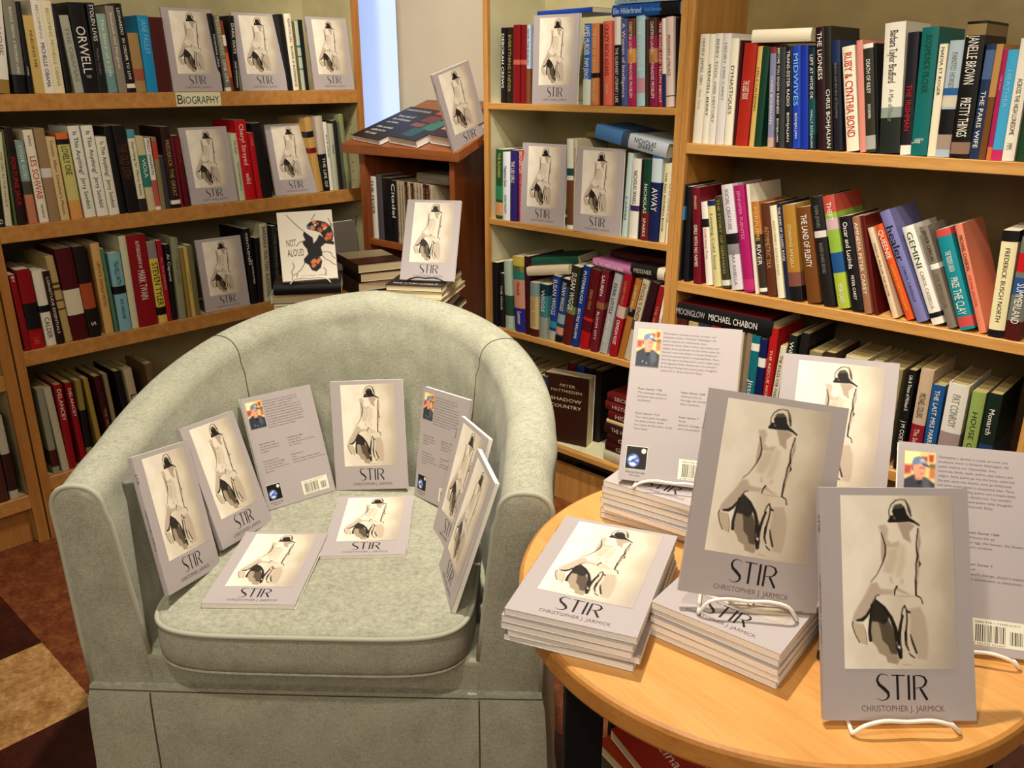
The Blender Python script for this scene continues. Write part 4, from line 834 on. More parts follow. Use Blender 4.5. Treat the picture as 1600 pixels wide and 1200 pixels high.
# sign
sg = thing('shelf_sign', 'small cream card reading BIOGRAPHY on the left bookcase shelf edge', 'sign')
s0, s1 = 1.244, 1.386
link('card', MB().box(-2.4995, -2.498, s0, s1, 1.2, 1.239).mesh('card', mat('sign_card', 'e4dfb4', .6)[0]), sg)
mb = MB(); put_text(mb, 'B', (-2.4978, s0 + .004, 1.207), (0, 1, 0), (0, 0, 1), .018, .027, lin('1e2c34'))
put_text(mb, 'IOGRAPHY', (-2.4978, s0 + .024, 1.207), (0, 1, 0), (0, 0, 1), s1 - s0 - .03, .022, lin('1e2c34'))
link('lettering', mb.mesh('letters', PRINT), sg)

# ---------------------------------------------------------------- the grey paperback, all copies
N = 'nude-figure paperback'
for lab, M, bk in [
    ('nude-figure paperback on a white easel at the front of the round table', Matrix(((0.7227,-0.6305,-0.2831,-0.1822),(0.691,0.6506,0.3149,0.7596),(-0.01439,-0.4232,0.9059,0.6811),(0,0,0,1))), False),
    ('tall-standing nude-figure paperback on an easel atop the middle pile of the round table', Matrix(((0.8064,-0.5829,-0.1001,-0.3602),(0.5803,0.747,0.3244,0.7684),(-0.1143,-0.3197,0.9406,0.7322),(0,0,0,1))), False),
    ("upright paperback showing its back blurb, on a pile behind the round table's middle", Matrix(((0.8674,-0.4461,-0.2204,-0.5669),(0.4972,0.7598,0.419,0.936),(-0.01943,-0.473,0.8808,0.744),(0,0,0,1))), True),
    ('upright paperback showing its back blurb, nearest the right edge of the photo', Matrix(((0.8772,-0.4097,-0.2502,-0.1715),(0.4801,0.749,0.4566,0.9201),(0.0003273,-0.5207,0.8538,0.68),(0,0,0,1))), True),
    ('nude-figure paperback leaning on the inner left arm, nearest the front of the armchair', Matrix(((-0.4979,-0.7914,-0.3546,-1.232),(0.8388,-0.5434,0.03506,0.5421),(-0.2204,-0.28,0.9344,0.4848),(0,0,0,1))), False),
    ("nude-figure paperback leaning on the armchair's left side, second from the front", Matrix(((-0.4136,-0.8252,-0.3847,-1.315),(0.9004,-0.4334,-0.03851,0.6892),(-0.135,-0.3624,0.9222,0.4763),(0,0,0,1))), False),
    ('back-cover-out paperback on the armchair seat, left of the centre one', Matrix(((0.1188,-0.9153,-0.3849,-1.375),(0.9926,0.1001,0.06841,0.8468),(-0.0241,-0.3902,0.9204,0.4668),(0,0,0,1))), True),
    ('nude-figure paperback standing upright at the centre of the armchair back', Matrix(((0.7678,-0.6091,-0.1987,-1.307),(0.638,0.755,0.1513,0.9718),(0.05786,-0.2429,0.9683,0.4689),(0,0,0,1))), False),
    ('back-cover-out paperback on the armchair seat, right of the centre one', Matrix(((0.9911,0.1176,-0.06178,-1.154),(-0.1021,0.9719,0.212,1.013),(0.08497,-0.2038,0.9753,0.4715),(0,0,0,1))), True),
    ("steeply angled nude-figure paperback, second from the front along the armchair's right arm", Matrix(((0.8986,0.4357,0.0516,-1.024),(-0.4292,0.8488,0.3087,0.9153),(0.09067,-0.2995,0.9498,0.4729),(0,0,0,1))), False),
    ("steeply angled nude-figure paperback, frontmost along the armchair's right arm", Matrix(((0.8218,0.5512,0.1447,-0.9191),(-0.5674,0.7678,0.2976,0.8188),(0.05295,-0.3266,0.9437,0.474),(0,0,0,1))), False),
    ('nude-figure paperback on a black easel atop a cream pile behind the armchair', Matrix(((0.8289,-0.4904,-0.269,-1.717),(0.5594,0.7251,0.4018,1.502),(-0.001971,-0.4835,0.8753,0.7621),(0,0,0,1))), False),
    ("nude-figure paperback propped on edge at the sloping stand's right side", Matrix(((-0.01801,-0.996,-0.0877,-1.882),(0.9617,0.006758,-0.2742,1.844),(0.2737,-0.08927,0.9577,1.088),(0,0,0,1))), False),
    ("nude-figure paperback above the sign, leftmost of three on the left bookcase's top shelf", pose(-2.512, 1.3248, 1.2409999999999999, 87, 5), False),
    ("nude-figure paperback, middle one of three on the left bookcase's top shelf", pose(-2.512, 1.5518, 1.2409999999999999, 84, 8), False),
    ("nude-figure paperback at the right end of the left bookcase's top shelf", pose(-2.512, 1.8178, 1.2409999999999999, 84, 8), False),
    ("nude-figure paperback, left one of two on the left bookcase's second shelf", pose(-2.512, 1.3372, 0.911, 86, 8), False),
    ("nude-figure paperback, right one of two on the left bookcase's second shelf", pose(-2.512, 1.6341, 0.911, 85, 10), False),
    ("nude-figure paperback facing out on the left bookcase's third shelf", pose(-2.512, 1.3397, 0.571, 86, 5), False),
    ("nude-figure paperback facing out on the middle bookcase's top shelf", pose(-1.604, 1.889, 1.2105, 4, 1.5), False),
    ("nude-figure paperback facing out, left of two on the middle bookcase's second shelf", pose(-1.648, 1.893, 0.8735, 7, 3), False),
    ("nude-figure paperback facing out, right of two on the middle bookcase's second shelf", pose(-1.439, 1.883, 0.8735, 3.4, 2), False),
    ('nude-figure paperback half hidden behind the tall-standing one, at the back of the round table', pose(-0.3957, 1.0530, 0.7029, 24.5, 24), False),
]:
    stir(lab, M, back=bk)
# piles of the same paperback
def pile(x, y, ztop, az, n, group, labels, seed=1, jit=.003, ja=1.5, upd=True, skip_top=False):
    r = random.Random(seed)
    for k in range(n):
        z = ztop - k * (BT + .0004)
        dx, dy, da = (0, 0, 0) if k == 0 else (r.uniform(-jit, jit), r.uniform(-jit, jit), r.uniform(-ja, ja))
        stir(labels[k] if k < len(labels) else labels[-1], flat(x + dx, y + dy, z, az + da), group)
ORD = ['second from the top', 'middle', 'second from the bottom', 'bottom']
def plabels(n, top, where):
    o = {2: ['bottom'], 3: ['middle', 'bottom'], 4: ['second from top', 'third from top', 'bottom'], 5: ['second from top', 'middle', 'second from bottom', 'bottom'],
         7: ['second from top', 'third from top', 'fourth from top', 'third from bottom', 'second from bottom', 'bottom'], 6: ['second from top', 'third from top', 'third from bottom', 'second from bottom', 'bottom']}[n]
    return [top] + [f'grey paperback lying {q} in the {where}' for q in o]
TZ = .674
pile(-.492, .619, .7186, 22, 5, 'front left pile on the round table', plabels(5, 'nude-figure paperback face up on top of the round table\'s front left pile', 'front left pile of the round table'), 4, .004, 2.5)
gx, gy = -.373, .7200
pile(gx, gy, .7186, 4.5, 5, 'middle pile on the round table', plabels(5, 'face-up paperback under the easel, on top of the round table\'s middle pile', 'middle pile of the round table'), 8, .002, 1.2)
pile(-.580, .905, .7365, 7.4, 7, 'back left pile on the round table', plabels(7, 'face-up paperback under the blurb-side book, topping the round table\'s back left pile', 'back left pile of the round table'), 11, .006, 3)

bk = thing('display_riser', 'small dark walnut block on the round table between middle pile and front book', 'riser')
RM = Matrix.Translation((-.288, .802, 0)) @ Matrix.Rotation(rad(20), 4, 'Z')
bevel(link('block', MB().box(0, .085, 0, .075, TZ + .0005, TZ + .012, M=RM).mesh('block', DARK_W), bk), .002)
for k in range(3):
    z0 = TZ + .0125 + .0108 * k; pb = thing('pocket_booklet', ['bottom', 'middle', 'top'][k] + ' pocket booklet stacked on the small walnut block of the round table', 'booklet', RM @ Matrix.Rotation(rad(k * 2 - 1), 4, 'Z'), 'pocket booklets on the walnut block')
    cv = MB(); c_ = lin(('8a7a66', 'a8987c', '6d5a48')[k])
    cv.box(0, .084, 0, .072, z0, z0 + .0008, c_); cv.box(0, .084, 0, .072, z0 + .0098, z0 + .0106, c_); cv.box(0, .0008, 0, .072, z0 + .0008, z0 + .0098, c_)
    link('cover', cv.mesh('cover', PRINT), pb); link('page_block', MB().box(.001, .0835, .0005, .0715, z0 + .0009, z0 + .0097).mesh('pages', PAPER_C), pb)
pile(-.355, .985, TZ + .0089 * 3 + .0008, 24, 3, 'low pile at the back of the round table', plabels(3, 'grey paperback on top of the low pile at the table\'s back', 'low pile at the round table\'s back'), 19, .003, 2)
stir('nude-figure paperback lying flat at the front left of the armchair seat', flat(-1.1020, 0.5618, .487, 41.5))
stir('nude-figure paperback lying flat at the middle right of the armchair seat', flat(-1.0964, 0.7858, .480, 45.5))

# wire easels
def easel(label, bx, by, bz, az, tilt, ztable, m, wdt=.046, r=.0021):
    M = Matrix.Translation((bx, by, ztable)) @ Matrix.Rotation(rad(az), 4, 'Z')
    b = bz - ztable; tt = math.tan(rad(tilt)); s = BT / math.cos(rad(tilt)) + r
    f = lambda z: (z - b) * tt + s + .001
    g = r + .0004; H = .13
    pts = [(-.012, f(H), H), (-.035, f(H * .96), H * .96), (-wdt * .9, .085, g + .004), (-wdt, .04, g), (-wdt - .006, -.006, g), (-wdt - .006, -.013, g + .002), (-wdt + .004, -.0135, b + .006),
           (-wdt * .5, -.012, b + .010), (0, -.0115, b + .0085), (wdt * .5, -.012, b + .010), (wdt - .004, -.0135, b + .006), (wdt + .006, -.013, g + .002), (wdt + .006, -.006, g), (wdt, .04, g), (wdt * .9, .085, g + .004), (.035, f(H * .96), H * .96), (.012, f(H), H)]
    # smooth
    P = [Vector(p) for p in pts]; Q = []
    for i in range(len(P) - 1):
        p0, p1, p2, p3 = P[max(i - 1, 0)], P[i], P[i + 1], P[min(i + 2, len(P) - 1)]
        for k in range(4):
            t = k / 4
            Q.append(.5 * ((2 * p1) + (p2 - p0) * t + (2 * p0 - 5 * p1 + 4 * p2 - p3) * t * t + (3 * p1 - p0 - 3 * p2 + p3) * t ** 3))
    Q.append(P[-1]); Q = [Vector((q.x, q.y, max(q.z, g))) for q in Q]
    t = thing('wire_easel', label, 'easel', M, 'wire book easels')
    link('lip_and_legs', MB().tube(Q, r, 8).mesh('wire', m, smooth=True), t)
    cb = MB().tube([(-wdt * .62, f(H * .5) + .003, H * .5), (wdt * .62, f(H * .5) + .003, H * .5)], r * .8, 6)
    link('cross_bar', cb.mesh('wire', m, smooth=True), t)
easel('white wire easel holding the front book of the round table', -0.182, 0.76, 0.681, 43.7, 25, TZ, WHITE_WIRE)
easel('white wire easel on top of the round table\'s middle pile', -0.36, 0.768, 0.732, 35.7, 20, .7192, WHITE_WIRE)
easel('white wire easel on top of the round table\'s back left pile', -0.567, 0.936, 0.744, 29.8, 28, .7371, WHITE_WIRE)
easel('white wire easel behind the front book, near the photo\'s right edge', -0.171, 0.92, 0.68, 28.7, 31, TZ, WHITE_WIRE)
easel('black wire easel on the cream-paged pile behind the armchair', -1.717, 1.502, .762, 34, 29, .757, BLACK_WIRE)
easel('white wire easel under the white illustrated book behind the armchair', -1.952, 1.29, .762, 54, 23, .753, WHITE_WIRE)
easel('white wire easel at the back of the round table', -.396, 1.053, .706, 24.5, 24, TZ + .0282, WHITE_WIRE)

# ---------------------------------------------------------------- round table
TC = (-.4035, .9125); TR = .3185
rt = thing('round_table', 'round honey-coloured wooden table with black legs beside the armchair', 'table', Matrix.Translation((TC[0], TC[1], 0)))
mb = MB(); n = 128; prof = [(0, TZ), (TR - .006, TZ), (TR - .002, TZ - .002), (TR, TZ - .006), (TR, TZ - .026), (TR - .002, TZ - .030), (TR - .006, TZ - .032), (0, TZ - .032)]
V = []; F = []; mi = []
for (r_, z_) in prof[1:-1]:
    for k in range(n): V.append((r_ * math.cos(2 * math.pi * k / n), r_ * math.sin(2 * math.pi * k / n), z_))
for j in range(len(prof) - 3):
    for k in range(n):
        F.append((j * n + k, (j + 1) * n + k, (j + 1) * n + (k + 1) % n, j * n + (k + 1) % n)); mi.append(1)
F.append(tuple(range(n))); mi.append(0); F.append(tuple(range((len(prof) - 3) * n, (len(prof) - 2) * n))[::-1]); mi.append(1)
mb.v = V; mb.f = [list(f) for f in F]; mb.c = [None] * len(F); mb.m = mi
top = link('tabletop', mb.mesh('top', [TABLE_W, TABLE_E]), rt); top.rotation_euler = (0, 0, rad(-12))
for k in range(4):
    a = rad(-107.8 + 90 * k)
    lg = MB(); x, y = .28 * math.cos(a), .28 * math.sin(a)
    lg.box(-.022, .022, -.022, .022, 0, TZ - .034, M=Matrix.Translation((x, y, 0)) @ Matrix.Rotation(rad(43), 4, 'Z'))
    bevel(link('leg', lg.mesh('leg', BLACK_P), rt), .003)
ap = MB(); 
for k in range(4):
    a0 = rad(-107.8 + 90 * k); a1 = a0 + rad(90)
    p0 = Vector((.2 * math.cos(a0), .2 * math.sin(a0), 0)); p1 = Vector((.2 * math.cos(a1), .2 * math.sin(a1), 0)); dd = (p1 - p0).normalized(); nn = Vector((-dd.y, dd.x, 0)) * .009
    q = [p0 - nn, p1 - nn, p1 + nn, p0 + nn]
    ap.add([(v.x, v.y, TZ - .09) for v in q] + [(v.x, v.y, TZ - .034) for v in q], [(0, 3, 2, 1), (4, 5, 6, 7), (0, 1, 5, 4), (1, 2, 6, 5), (2, 3, 7, 6), (3, 0, 4, 7)])
link('apron', ap.mesh('apron', BLACK_P), rt)

# low crate with cookbooks under the table
cr = thing('low_crate', 'olive box under the round table carrying red cookbooks', 'crate', Matrix.Translation((-.49, .96, 0)) @ Matrix.Rotation(rad(-20), 4, 'Z'))
bevel(link('body', MB().box(-.115, .115, -.125, .125, 0, .24).mesh('body', mat('olive_paint', '5d5c3e', .6)[0]), cr), .004)
bevel(link('lid', MB().box(-.12, .12, -.13, .13, .2405, .252).mesh('lid', mat('olive_paint_lid', '66653f', .6)[0]), cr), .003)
def flat_book(label, x, y, z, az, w, h, t, col, group, texts=(), paper=None):
    """cover up; texts = (string, colour, u0, u1, v, height)"""
    cv = MB(); c = lin(col)
    cshape(cv, w, h, t, .0018, c)
    for s, cc, u0, u1, v, hh in texts: put_text(cv, s, (u0 * w, -.0003, h * (1 - v)), (1, 0, 0), (0, 0, 1), (u1 - u0) * w, hh * h, lin(cc))
    cv.v = [(a - w / 2, b, c_) for a, b, c_ in cv.v]
    r = thing('cookbook' if 'cookbook' in label else 'paperback_book', label, 'book', flat(x, y, z, az), group)
    link('cover', cv.mesh('cover', PRINT), r)
    link('page_block', MB().box(-w / 2 + .0019, w / 2 - .002, .0019, t - .0019, .002, h - .002).mesh('pages', paper or PAPER_C), r)
    return r
flat_book('pink-spined magazine-thin cookbook at the bottom of the pile under the table', -.535, .872, .262, -26, .19, .24, .009, '9a2450', 'books under the round table')
flat_book('orange-red cookbook under the table, beneath the crooked red one', -.55, .862, .283, -16, .19, .24, .02, 'b8401c', 'books under the round table')
flat_book('red cookbook with white script title, topmost and crooked under the table', -.54, .869, .304, -22, .19, .24, .02, 'a82416', 'books under the round table', [('Cucina', 'f0e0d0', .15, .6, .82, .07), ('Calabria', 'f0e0d0', .3, .85, .66, .06)])

# ---------------------------------------------------------------- low table behind the armchair
lt = thing('low_table', 'low oak side table half hidden behind the armchair back', 'table')
bevel(link('tabletop', MB().box(-2.14, -1.66, 1.26, 1.60, .62, .64).mesh('top', CHERRY_X), lt), .003)
for x_ in (-2.12, -1.72):
    for y_ in (1.28, 1.54): bevel(link('leg', MB().box(x_, x_ + .04, y_, y_ + .04, 0, .6195).mesh('leg', OAK_Z), lt), .002)
# cream pile carrying the black easel
r_ = random.Random(3)
for k in range(7):
    z = .7565 - k * .0166
    lab = ['topmost', 'second', 'third', 'fourth', 'fifth', 'sixth', 'lowest'][k]
    az = [33, 33.5, 30, 37, 34, 31, 34][k]
    flat_book(f'cream-edged dark-covered book, {lab} from the top in the pile behind the armchair' if k else 'dark book topping the cream-edged pile behind the armchair, white print on cover',
              -1.712 + r_.uniform(-.006, .006), 1.452 + r_.uniform(-.006, .006), z, az, .155, .235, .0162, '2a2420' if k in (0, 3, 5) else 'cdbb88', 'cream-edged pile behind the armchair',
              [('MY STRUGGLE', 'e8e0d0', .1, .9, .93, .05)] if k == 0 else (), PAPER_C)
# brown hardbacks with pale pages
for k in range(4):
    z = .752 - k * .0282
    lab = ['topmost', 'second from the top', 'third from the top', 'lowest'][k]
    az = [72, 69, 74, 71][k]; kx, ky = [(-2.035, 1.60), (-2.03, 1.605), (-2.04, 1.60), (-2.032, 1.603)][k]
    bb = flat_book(f'dark brown pale-paged book, {lab} in the four-book stack behind the armchair', kx, ky, z, az, .15, .20, .0276, '2a1610' if k else '3a2218', 'stack of brown books behind the armchair', (), PAPER_C)
    if k == 0:
        pc = MB(); quadface(pc, (-.074, -.0006, .09), (.148, 0, 0), (0, 0, .108), lin('9a8a66')); quadface(pc, (-.074, -.0006, .003), (.1, 0, 0), (0, 0, .084), lin('4a1c14'))
        link('printed_panel', pc.mesh('panel', PRINT), bb)
# stack under the white illustrated book
lying('black book directly under the white illustrated one behind the armchair', (-2.005, 1.205, .7245), 52, .028, .18, .13, '100f10', group='stack under the white illustrated book', paper=PAPER_C)
flat_book('green-covered book in the stack under the white illustrated one', -1.975, 1.272, .724, 50, .17, .215, .028, '5f8a68', 'stack under the white illustrated book', (), PAPER_C)
flat_book('pale book second from the bottom under the white illustrated one', -1.965, 1.275, .6955, 56, .165, .21, .027, 'd8d0b8', 'stack under the white illustrated book', (), PAPER_C)
flat_book('brown book lowest under the white illustrated one', -1.965, 1.275, .668, 53, .165, .21, .027, '6a4a30', 'stack under the white illustrated book', (), PAPER_C)
# the white illustrated book
def illus():
    w, h, t = .147, .19, .014; mb = MB(); cshape(mb, w, h, t, .0006, lin('ece2c8')); e = .0003
    W_, H_ = 92, 118
    base = np.ones((H_, W_, 3)) * np.array([238, 228, 204.])
    cx = lambda p: ((p[0] - 62 - .095 * (p[1] - 100)) / 745, (p[1] - 95 + .045 * (p[0] - 60)) / 935)
    P_ = lambda L: [cx(p) for p in L]; K = (20, 12, 12)
    S = [('p', P_([(430, 350), (480, 390), (550, 440), (560, 520), (600, 480), (640, 400), (700, 440), (840, 500), (840, 540), (720, 520), (660, 570), (680, 640), (680, 690), (600, 710), (520, 730), (480, 760), (440, 790), (430, 730), (490, 660), (470, 590), (430, 540), (410, 500), (450, 470), (420, 400)]), K, 1, .006),
         ('p', P_([(470, 270), (520, 220), (620, 205), (720, 230), (800, 290), (835, 400), (820, 480), (780, 500), (700, 440), (650, 370), (560, 340), (480, 320)]), K, 1, .006),
         ('p', P_([(440, 770), (520, 720), (640, 700), (680, 760), (660, 850), (600, 900), (540, 880), (500, 810)]), K, 1, .006)]
    rr = random.Random(2)
    for (x0, y0, x1, y1, n_) in ((540, 225, 620, 250, 3), (670, 245, 770, 310, 5), (620, 325, 670, 350, 3), (710, 360, 800, 460, 9), (510, 280, 590, 320, 4), (535, 745, 640, 850, 10)):
        for _ in range(n_):
            x, y = rr.uniform(x0, x1), rr.uniform(y0, y1); a = rr.uniform(18, 36)
            S.append(('p', P_([(x - a, y), (x, y - a * 1.2), (x + a, y), (x, y + a)]), rr.choice(((214, 120, 62), (196, 78, 48), (226, 150, 92), (170, 60, 44), (205, 96, 54), (222, 132, 76))), 1, .006))
    S.append(('p', P_([(465, 280), (500, 275), (505, 310), (475, 315)]), (60, 130, 190), 1, .01))
    S.append(('p', P_([(570, 255), (600, 255), (600, 285), (565, 280)]), (240, 230, 210), 1, .006)); S.append(('p', P_([(690, 310), (715, 310), (715, 335), (695, 335)]), (240, 230, 210), 1, .006))
    L = lambda pts, wd: S.append(('s', P_(pts), [wd] * len(pts), (60, 50, 44), .9))
    for pts in ([(190, 125), (300, 240), (420, 345)], [(580, 120), (530, 200)], [(760, 180), (790, 230), (800, 280)], [(330, 550), (370, 500), (430, 480)], [(280, 770), (300, 830), (265, 900), (280, 945), (340, 920), (400, 860), (440, 790)],
                [(275, 1020), (280, 950)], [(330, 980), (345, 930)], [(680, 640), (740, 630), (800, 650), (820, 700), (860, 730)], [(690, 690), (720, 730), (780, 760), (830, 800), (880, 820)], [(700, 850), (735, 890), (720, 950)], [(800, 250), (820, 290)]): L(pts, .011)
    put_picture(mb, raster(W_, H_, base, S, 1.29), (0.0006, -e, h - .0006), (w - .0012, 0, 0), (0, 0, -h + .0012))
    put_text(mb, 'NOT', (.13 * w, -e * 2, h * .50), (1, 0, 0), (0, 0, 1), .17 * w, .105 * h, lin('4a3a34'))
    put_text(mb, 'ALOUD', (.13 * w, -e * 2, h * .355), (1, 0, 0), (0, 0, 1), .30 * w, .11 * h, lin('4a3a34'))
    put_text(mb, 'CHRISTOPHER J. JARMICK', (.32 * w, -e * 2, h * .05), (1, 0, 0), (0, 0, 1), .5 * w, .025 * h, lin('b8a888'))
    mb.v = [(a - w / 2, b, c_) for a, b, c_ in mb.v]
    r = thing('paperback_book', 'white book with orange and black line drawing, titled in thin capitals, behind the armchair', 'book', pose(-1.952, 1.29, .762, 54, 23, -2))
    link('cover', mb.mesh('cover', PRINT), r)
    link('page_block', MB().box(-w / 2 + .0008, w / 2 - .0008, .0008, t - .0008, .0008, h - .0008).mesh('pages', PAPER_Y), r)
illus()
# plain grey board standing right of the white book
gp = flat_book('plain grey-brown book standing on the left bookcase\'s third shelf, right of the white one', 0, 0, 0, 0, .13, .23, .02, '6d6458', None)
gp.matrix_world = pose(-2.49, 1.80, .571, 88, 6)

# ---------------------------------------------------------------- corner stand with a sloping top
st = thing('display_stand', 'reddish wooden corner stand with a sloping top between the bookcases', 'stand')
F0, F1, B1, B0 = (-2.36, 1.785), (-1.90, 1.785), (-2.06, 2.13), (-2.36, 2.13)
zf, zb = 1.045, 1.175
def prism(poly, z0, z1, M=None):
    n = len(poly); mb = MB()
    zz1 = z1 if isinstance(z1, (list, tuple)) else [z1] * n
    zz0 = z0 if isinstance(z0, (list, tuple)) else [z0] * n
    mb.add([(p[0], p[1], zz0[i]) for i, p in enumerate(poly)] + [(p[0], p[1], zz1[i]) for i, p in enumerate(poly)],
           [tuple(range(n))[::-1], tuple(range(n, 2 * n))] + [(i, (i + 1) % n, n + (i + 1) % n, n + i) for i in range(n)])
    return mb
th_ = .02
dx, dy = (B1[0] - F1[0]), (B1[1] - F1[1])
bevel(link('side_panel', prism([(F1[0] - .022, F1[1]), F1, B1, (B1[0] - .022, B1[1])], 0, [zf - .002, zf - .002, zb, zb]).mesh('side', CHERRY), st), .001)
bevel(link('side_panel', prism([F0, (F0[0] + .03, F0[1]), (B0[0] + .03, B0[1]), B0], 0, [zf - .002, zf - .002, zb, zb]).mesh('side', CHERRY), st), .001)
link('back_panel', prism([(B0[0] + .031, B0[1] - .012), (B1[0] - .024, B1[1] - .012), (B1[0] - .024, B1[1]), (B0[0] + .031, B0[1])], 0, zb - .01).mesh('back', mat('dark_stand_back', '2a140a', .6)[0]), st)
for z in (.765, .40, .08):
    link('shelf', prism([(F0[0] + .031, F0[1] + .003), (F1[0] - .024, F1[1] + .003), (B1[0] - .026, B1[1] - .013), (B0[0] + .031, B0[1] - .013)], z - .02, z).mesh('shelf', CHERRY_X), st)
# sloping board
slope = (1.204 - 1.075) / (2.125 - 1.77)
def sz(y): return 1.075 + (y - 1.77) * slope
Pb = [(-2.425, 1.765), (-1.866, 1.77), (-1.875, 1.86), (-1.885, 1.9), (-2.0, 2.13), (-2.40, 2.13)]
bd = prism(Pb, [sz(p[1]) - .03 for p in Pb], [sz(p[1]) for p in Pb])
bevel(link('sloping_board', bd.mesh('board', CHERRY_X), st), .002)
def onboard(x, y, rot=0):
    a = math.atan(slope)
    return Matrix.Translation((x, y, sz(y))) @ Matrix.Rotation(a, 4, 'X') @ Matrix.Rotation(rad(rot), 4, 'Z') @ Matrix.Rotation(-rad(90), 4, 'X')
def board_book(label, x, y, rot, w, h, t, col, texts=(), pics=()):
    r = flat_book(label, 0, 0, 0, 0, w, h, t, col, 'books lying on the sloping stand', texts, PAPER_Y)
    M = onboard(x, y, rot) @ Matrix.Translation((0, -t - .001, 0)); r.matrix_world = M
    if pics:
        p = MB()
        for (u0, v0, u1, v1, cc) in pics: quadface(p, ((u0 - .5) * w, -.0004, v0 * h), ((u1 - u0) * w, 0, 0), (0, 0, (v1 - v0) * h), lin(cc))
        link('cover_picture', p.mesh('pic', PRINT), r)
    return r
board_book('black-covered book with white lines of text at the sloping stand\'s left', -2.31, 1.782, -8, .17, .25, .018, '191716',
  [('A HISTORY OF WOLVES', 'e8e4da', .1, .9, .12, .05), ('from out of', 'e8e4da', .2, .75, .32, .06), ('the wilderness', 'e8e4da', .2, .8, .42, .06), ('and time', 'e8e4da', .2, .6, .52, .06), ('the novels', 'e8e4da', .2, .75, .68, .06), ('collected in', 'e8e4da', .2, .7, .78, .06), ('this book', 'e8e4da', .2, .6, .88, .06)])
board_book('dark book with red letters and green picture, middle of the sloping stand', -2.125, 1.782, -8, .16, .24, .024, '1c1718', (),
  [(.1, .75, .9, .93, 'a83a34'), (.1, .5, .6, .7, '6a2a26'), (.5, .3, .95, .6, '2f6a58'), (.3, .08, .7, .32, '1f4a44'), (.05, .35, .45, .46, '7a4438')])
board_book('pink and black patterned book beside the propped paperback on the sloping stand', -1.965, 1.80, -8, .13, .21, .03, '2a1416', (),
  [(.05, .6, .9, .68, 'c88a84'), (.05, .74, .9, .84, 'b85a54'), (.1, .4, .95, .52, 'd09a94'), (.1, .2, .8, .34, 'c07a78')])
# books on the stand shelf
def stand_spine(px_x, w, h, col, lab, texts=(), d=.1):
    spine_book(lab, Matrix.Translation((px_x, 1.80, .766)), w, h, d, col, list(texts), [], 'books on the corner stand shelf')
x = -2.325
for w, h, col, nm, tx_ in ((.026, .205, 'd8d2c2', 'white-and-brown', [('THE FEVER', '161416', .05, .6, .5)]), (.028, .212, '4a4648', 'charcoal', []), (.045, .205, '121112', 'wide black', []),
                          (.022, .2, '171517', 'black large-titled', [('Citadel', 'ece4d2', .05, .6, .8)])):
    stand_spine(x, w, h, col, f'{nm} book on the corner stand shelf', tx_); x += w + .003
NAMES = ['first', 'second', 'third', 'fourth', 'fifth', 'sixth', 'seventh', 'eighth', 'ninth', 'tenth', 'eleventh', 'twelfth', 'thirteenth', 'fourteenth']
for k in range(12):
    w = .0115 if k < 3 else .0135; col = ['a8987a', 'a8987a', 'a8987a', '3a120e', 'b0a080', '451812', 'a8987a', 'a8987a', 'a8987a', '3a120e', '4a1a14', 'b0a080', '3a2440', '3a2440'][k]
    stand_spine(x, w, .2 - .001 * (k % 3), col, f'slim uniform volume on the corner stand shelf, {NAMES[k]} from the large-titled black book', [('THE COMPLETE EDITION VOLUME', '3a2a20' if col[0] in 'ab' else 'a08a6a', .05, .9, .5)]); x += w + .0015
lying('pale page-edged book lying over the slim volumes on the corner stand', (-2.105, 1.815, .9675), 0, .03, .145, .09, '8a8070', paper=PAPER_Y, hard=False, group='books on the corner stand')

# ---------------------------------------------------------------- books lying on the rows
lying('white-scripted blue book lying over the row, middle bookcase top shelf', (-1.414, 1.888, 1.4235), 0, .028, .20, .14, '1c4f9c', [('Elin Hilderbrand', 'cfe0f0', .5 - .5 + .03, .45, .5), ('Hotel Nantucket', '5fa0c0', .5, .75, .35)], [(.72, 1, '161416')], name='lying_book')
lying('pale blue book topmost at the right of the middle bookcase\'s top shelf', (-1.405, 1.885, 1.4535), 0, .02, .19, .14, 'a8c4cc', [('THE IDENTICALS', '2a5a90', .05, .7, .5)])
lying('royal blue book lying behind the facing paperback, middle bookcase top shelf', (-1.70, 1.925, 1.4405), -6, .012, .21, .14, '1c3f9a')
lying('blue and white book lying tilted over the row, middle bookcase second shelf', (-1.455, 1.885, 1.128), 0, .036, .232, .15, 'b8c0c4', [('SPARKS', '2a3040', .62, .82, .3), ('NICHOLAS', '2a3040', .56, .85, .35)], [(0, .38, '4a78a8'), (.38, .48, '3a4a5a')], roty=10)
lying('olive page-edged book lying at the back of the middle bookcase\'s second shelf', (-1.53, 1.94, 1.124), -8, .02, .2, .13, '6f6430', paper=PAPER_D)
lying('dark green curved paperback lying over the row, middle bookcase third shelf', (-1.70, 1.90, .745), 10, .022, .17, .12, '1f5240', paper=PAPER_C, roty=-8)
lying('upside-down paperback showing cream pages, middle bookcase third shelf', (-1.695, 1.886, .715), 8, .028, .15, .12, 'd8c8a4', paper=PAPER_C, roty=-9, hard=False)
lying('pink book lying flat over the row on the middle bookcase\'s third shelf', (-1.45, 1.886, .783), 0, .02, .135, .13, 'b06a90', [('ALL THE AMERICAN GIRLS', 'f0d8e4', .05, .8, .5)], roty=4)
lying('black and cream thick paperback lying at the right end, middle bookcase third shelf', (-1.318, 1.886, .776), 0, .03, .115, .13, '1a1716', [('MEISSNER', 'b8b09a', .1, .6, .4)], [(.75, .95, 'd8ccb0')], paper=PAPER_C)
lying('maroon-covered book lying behind the pink one, middle bookcase third shelf', (-1.42, 1.93, .806), -3, .018, .2, .12, '3a1412')
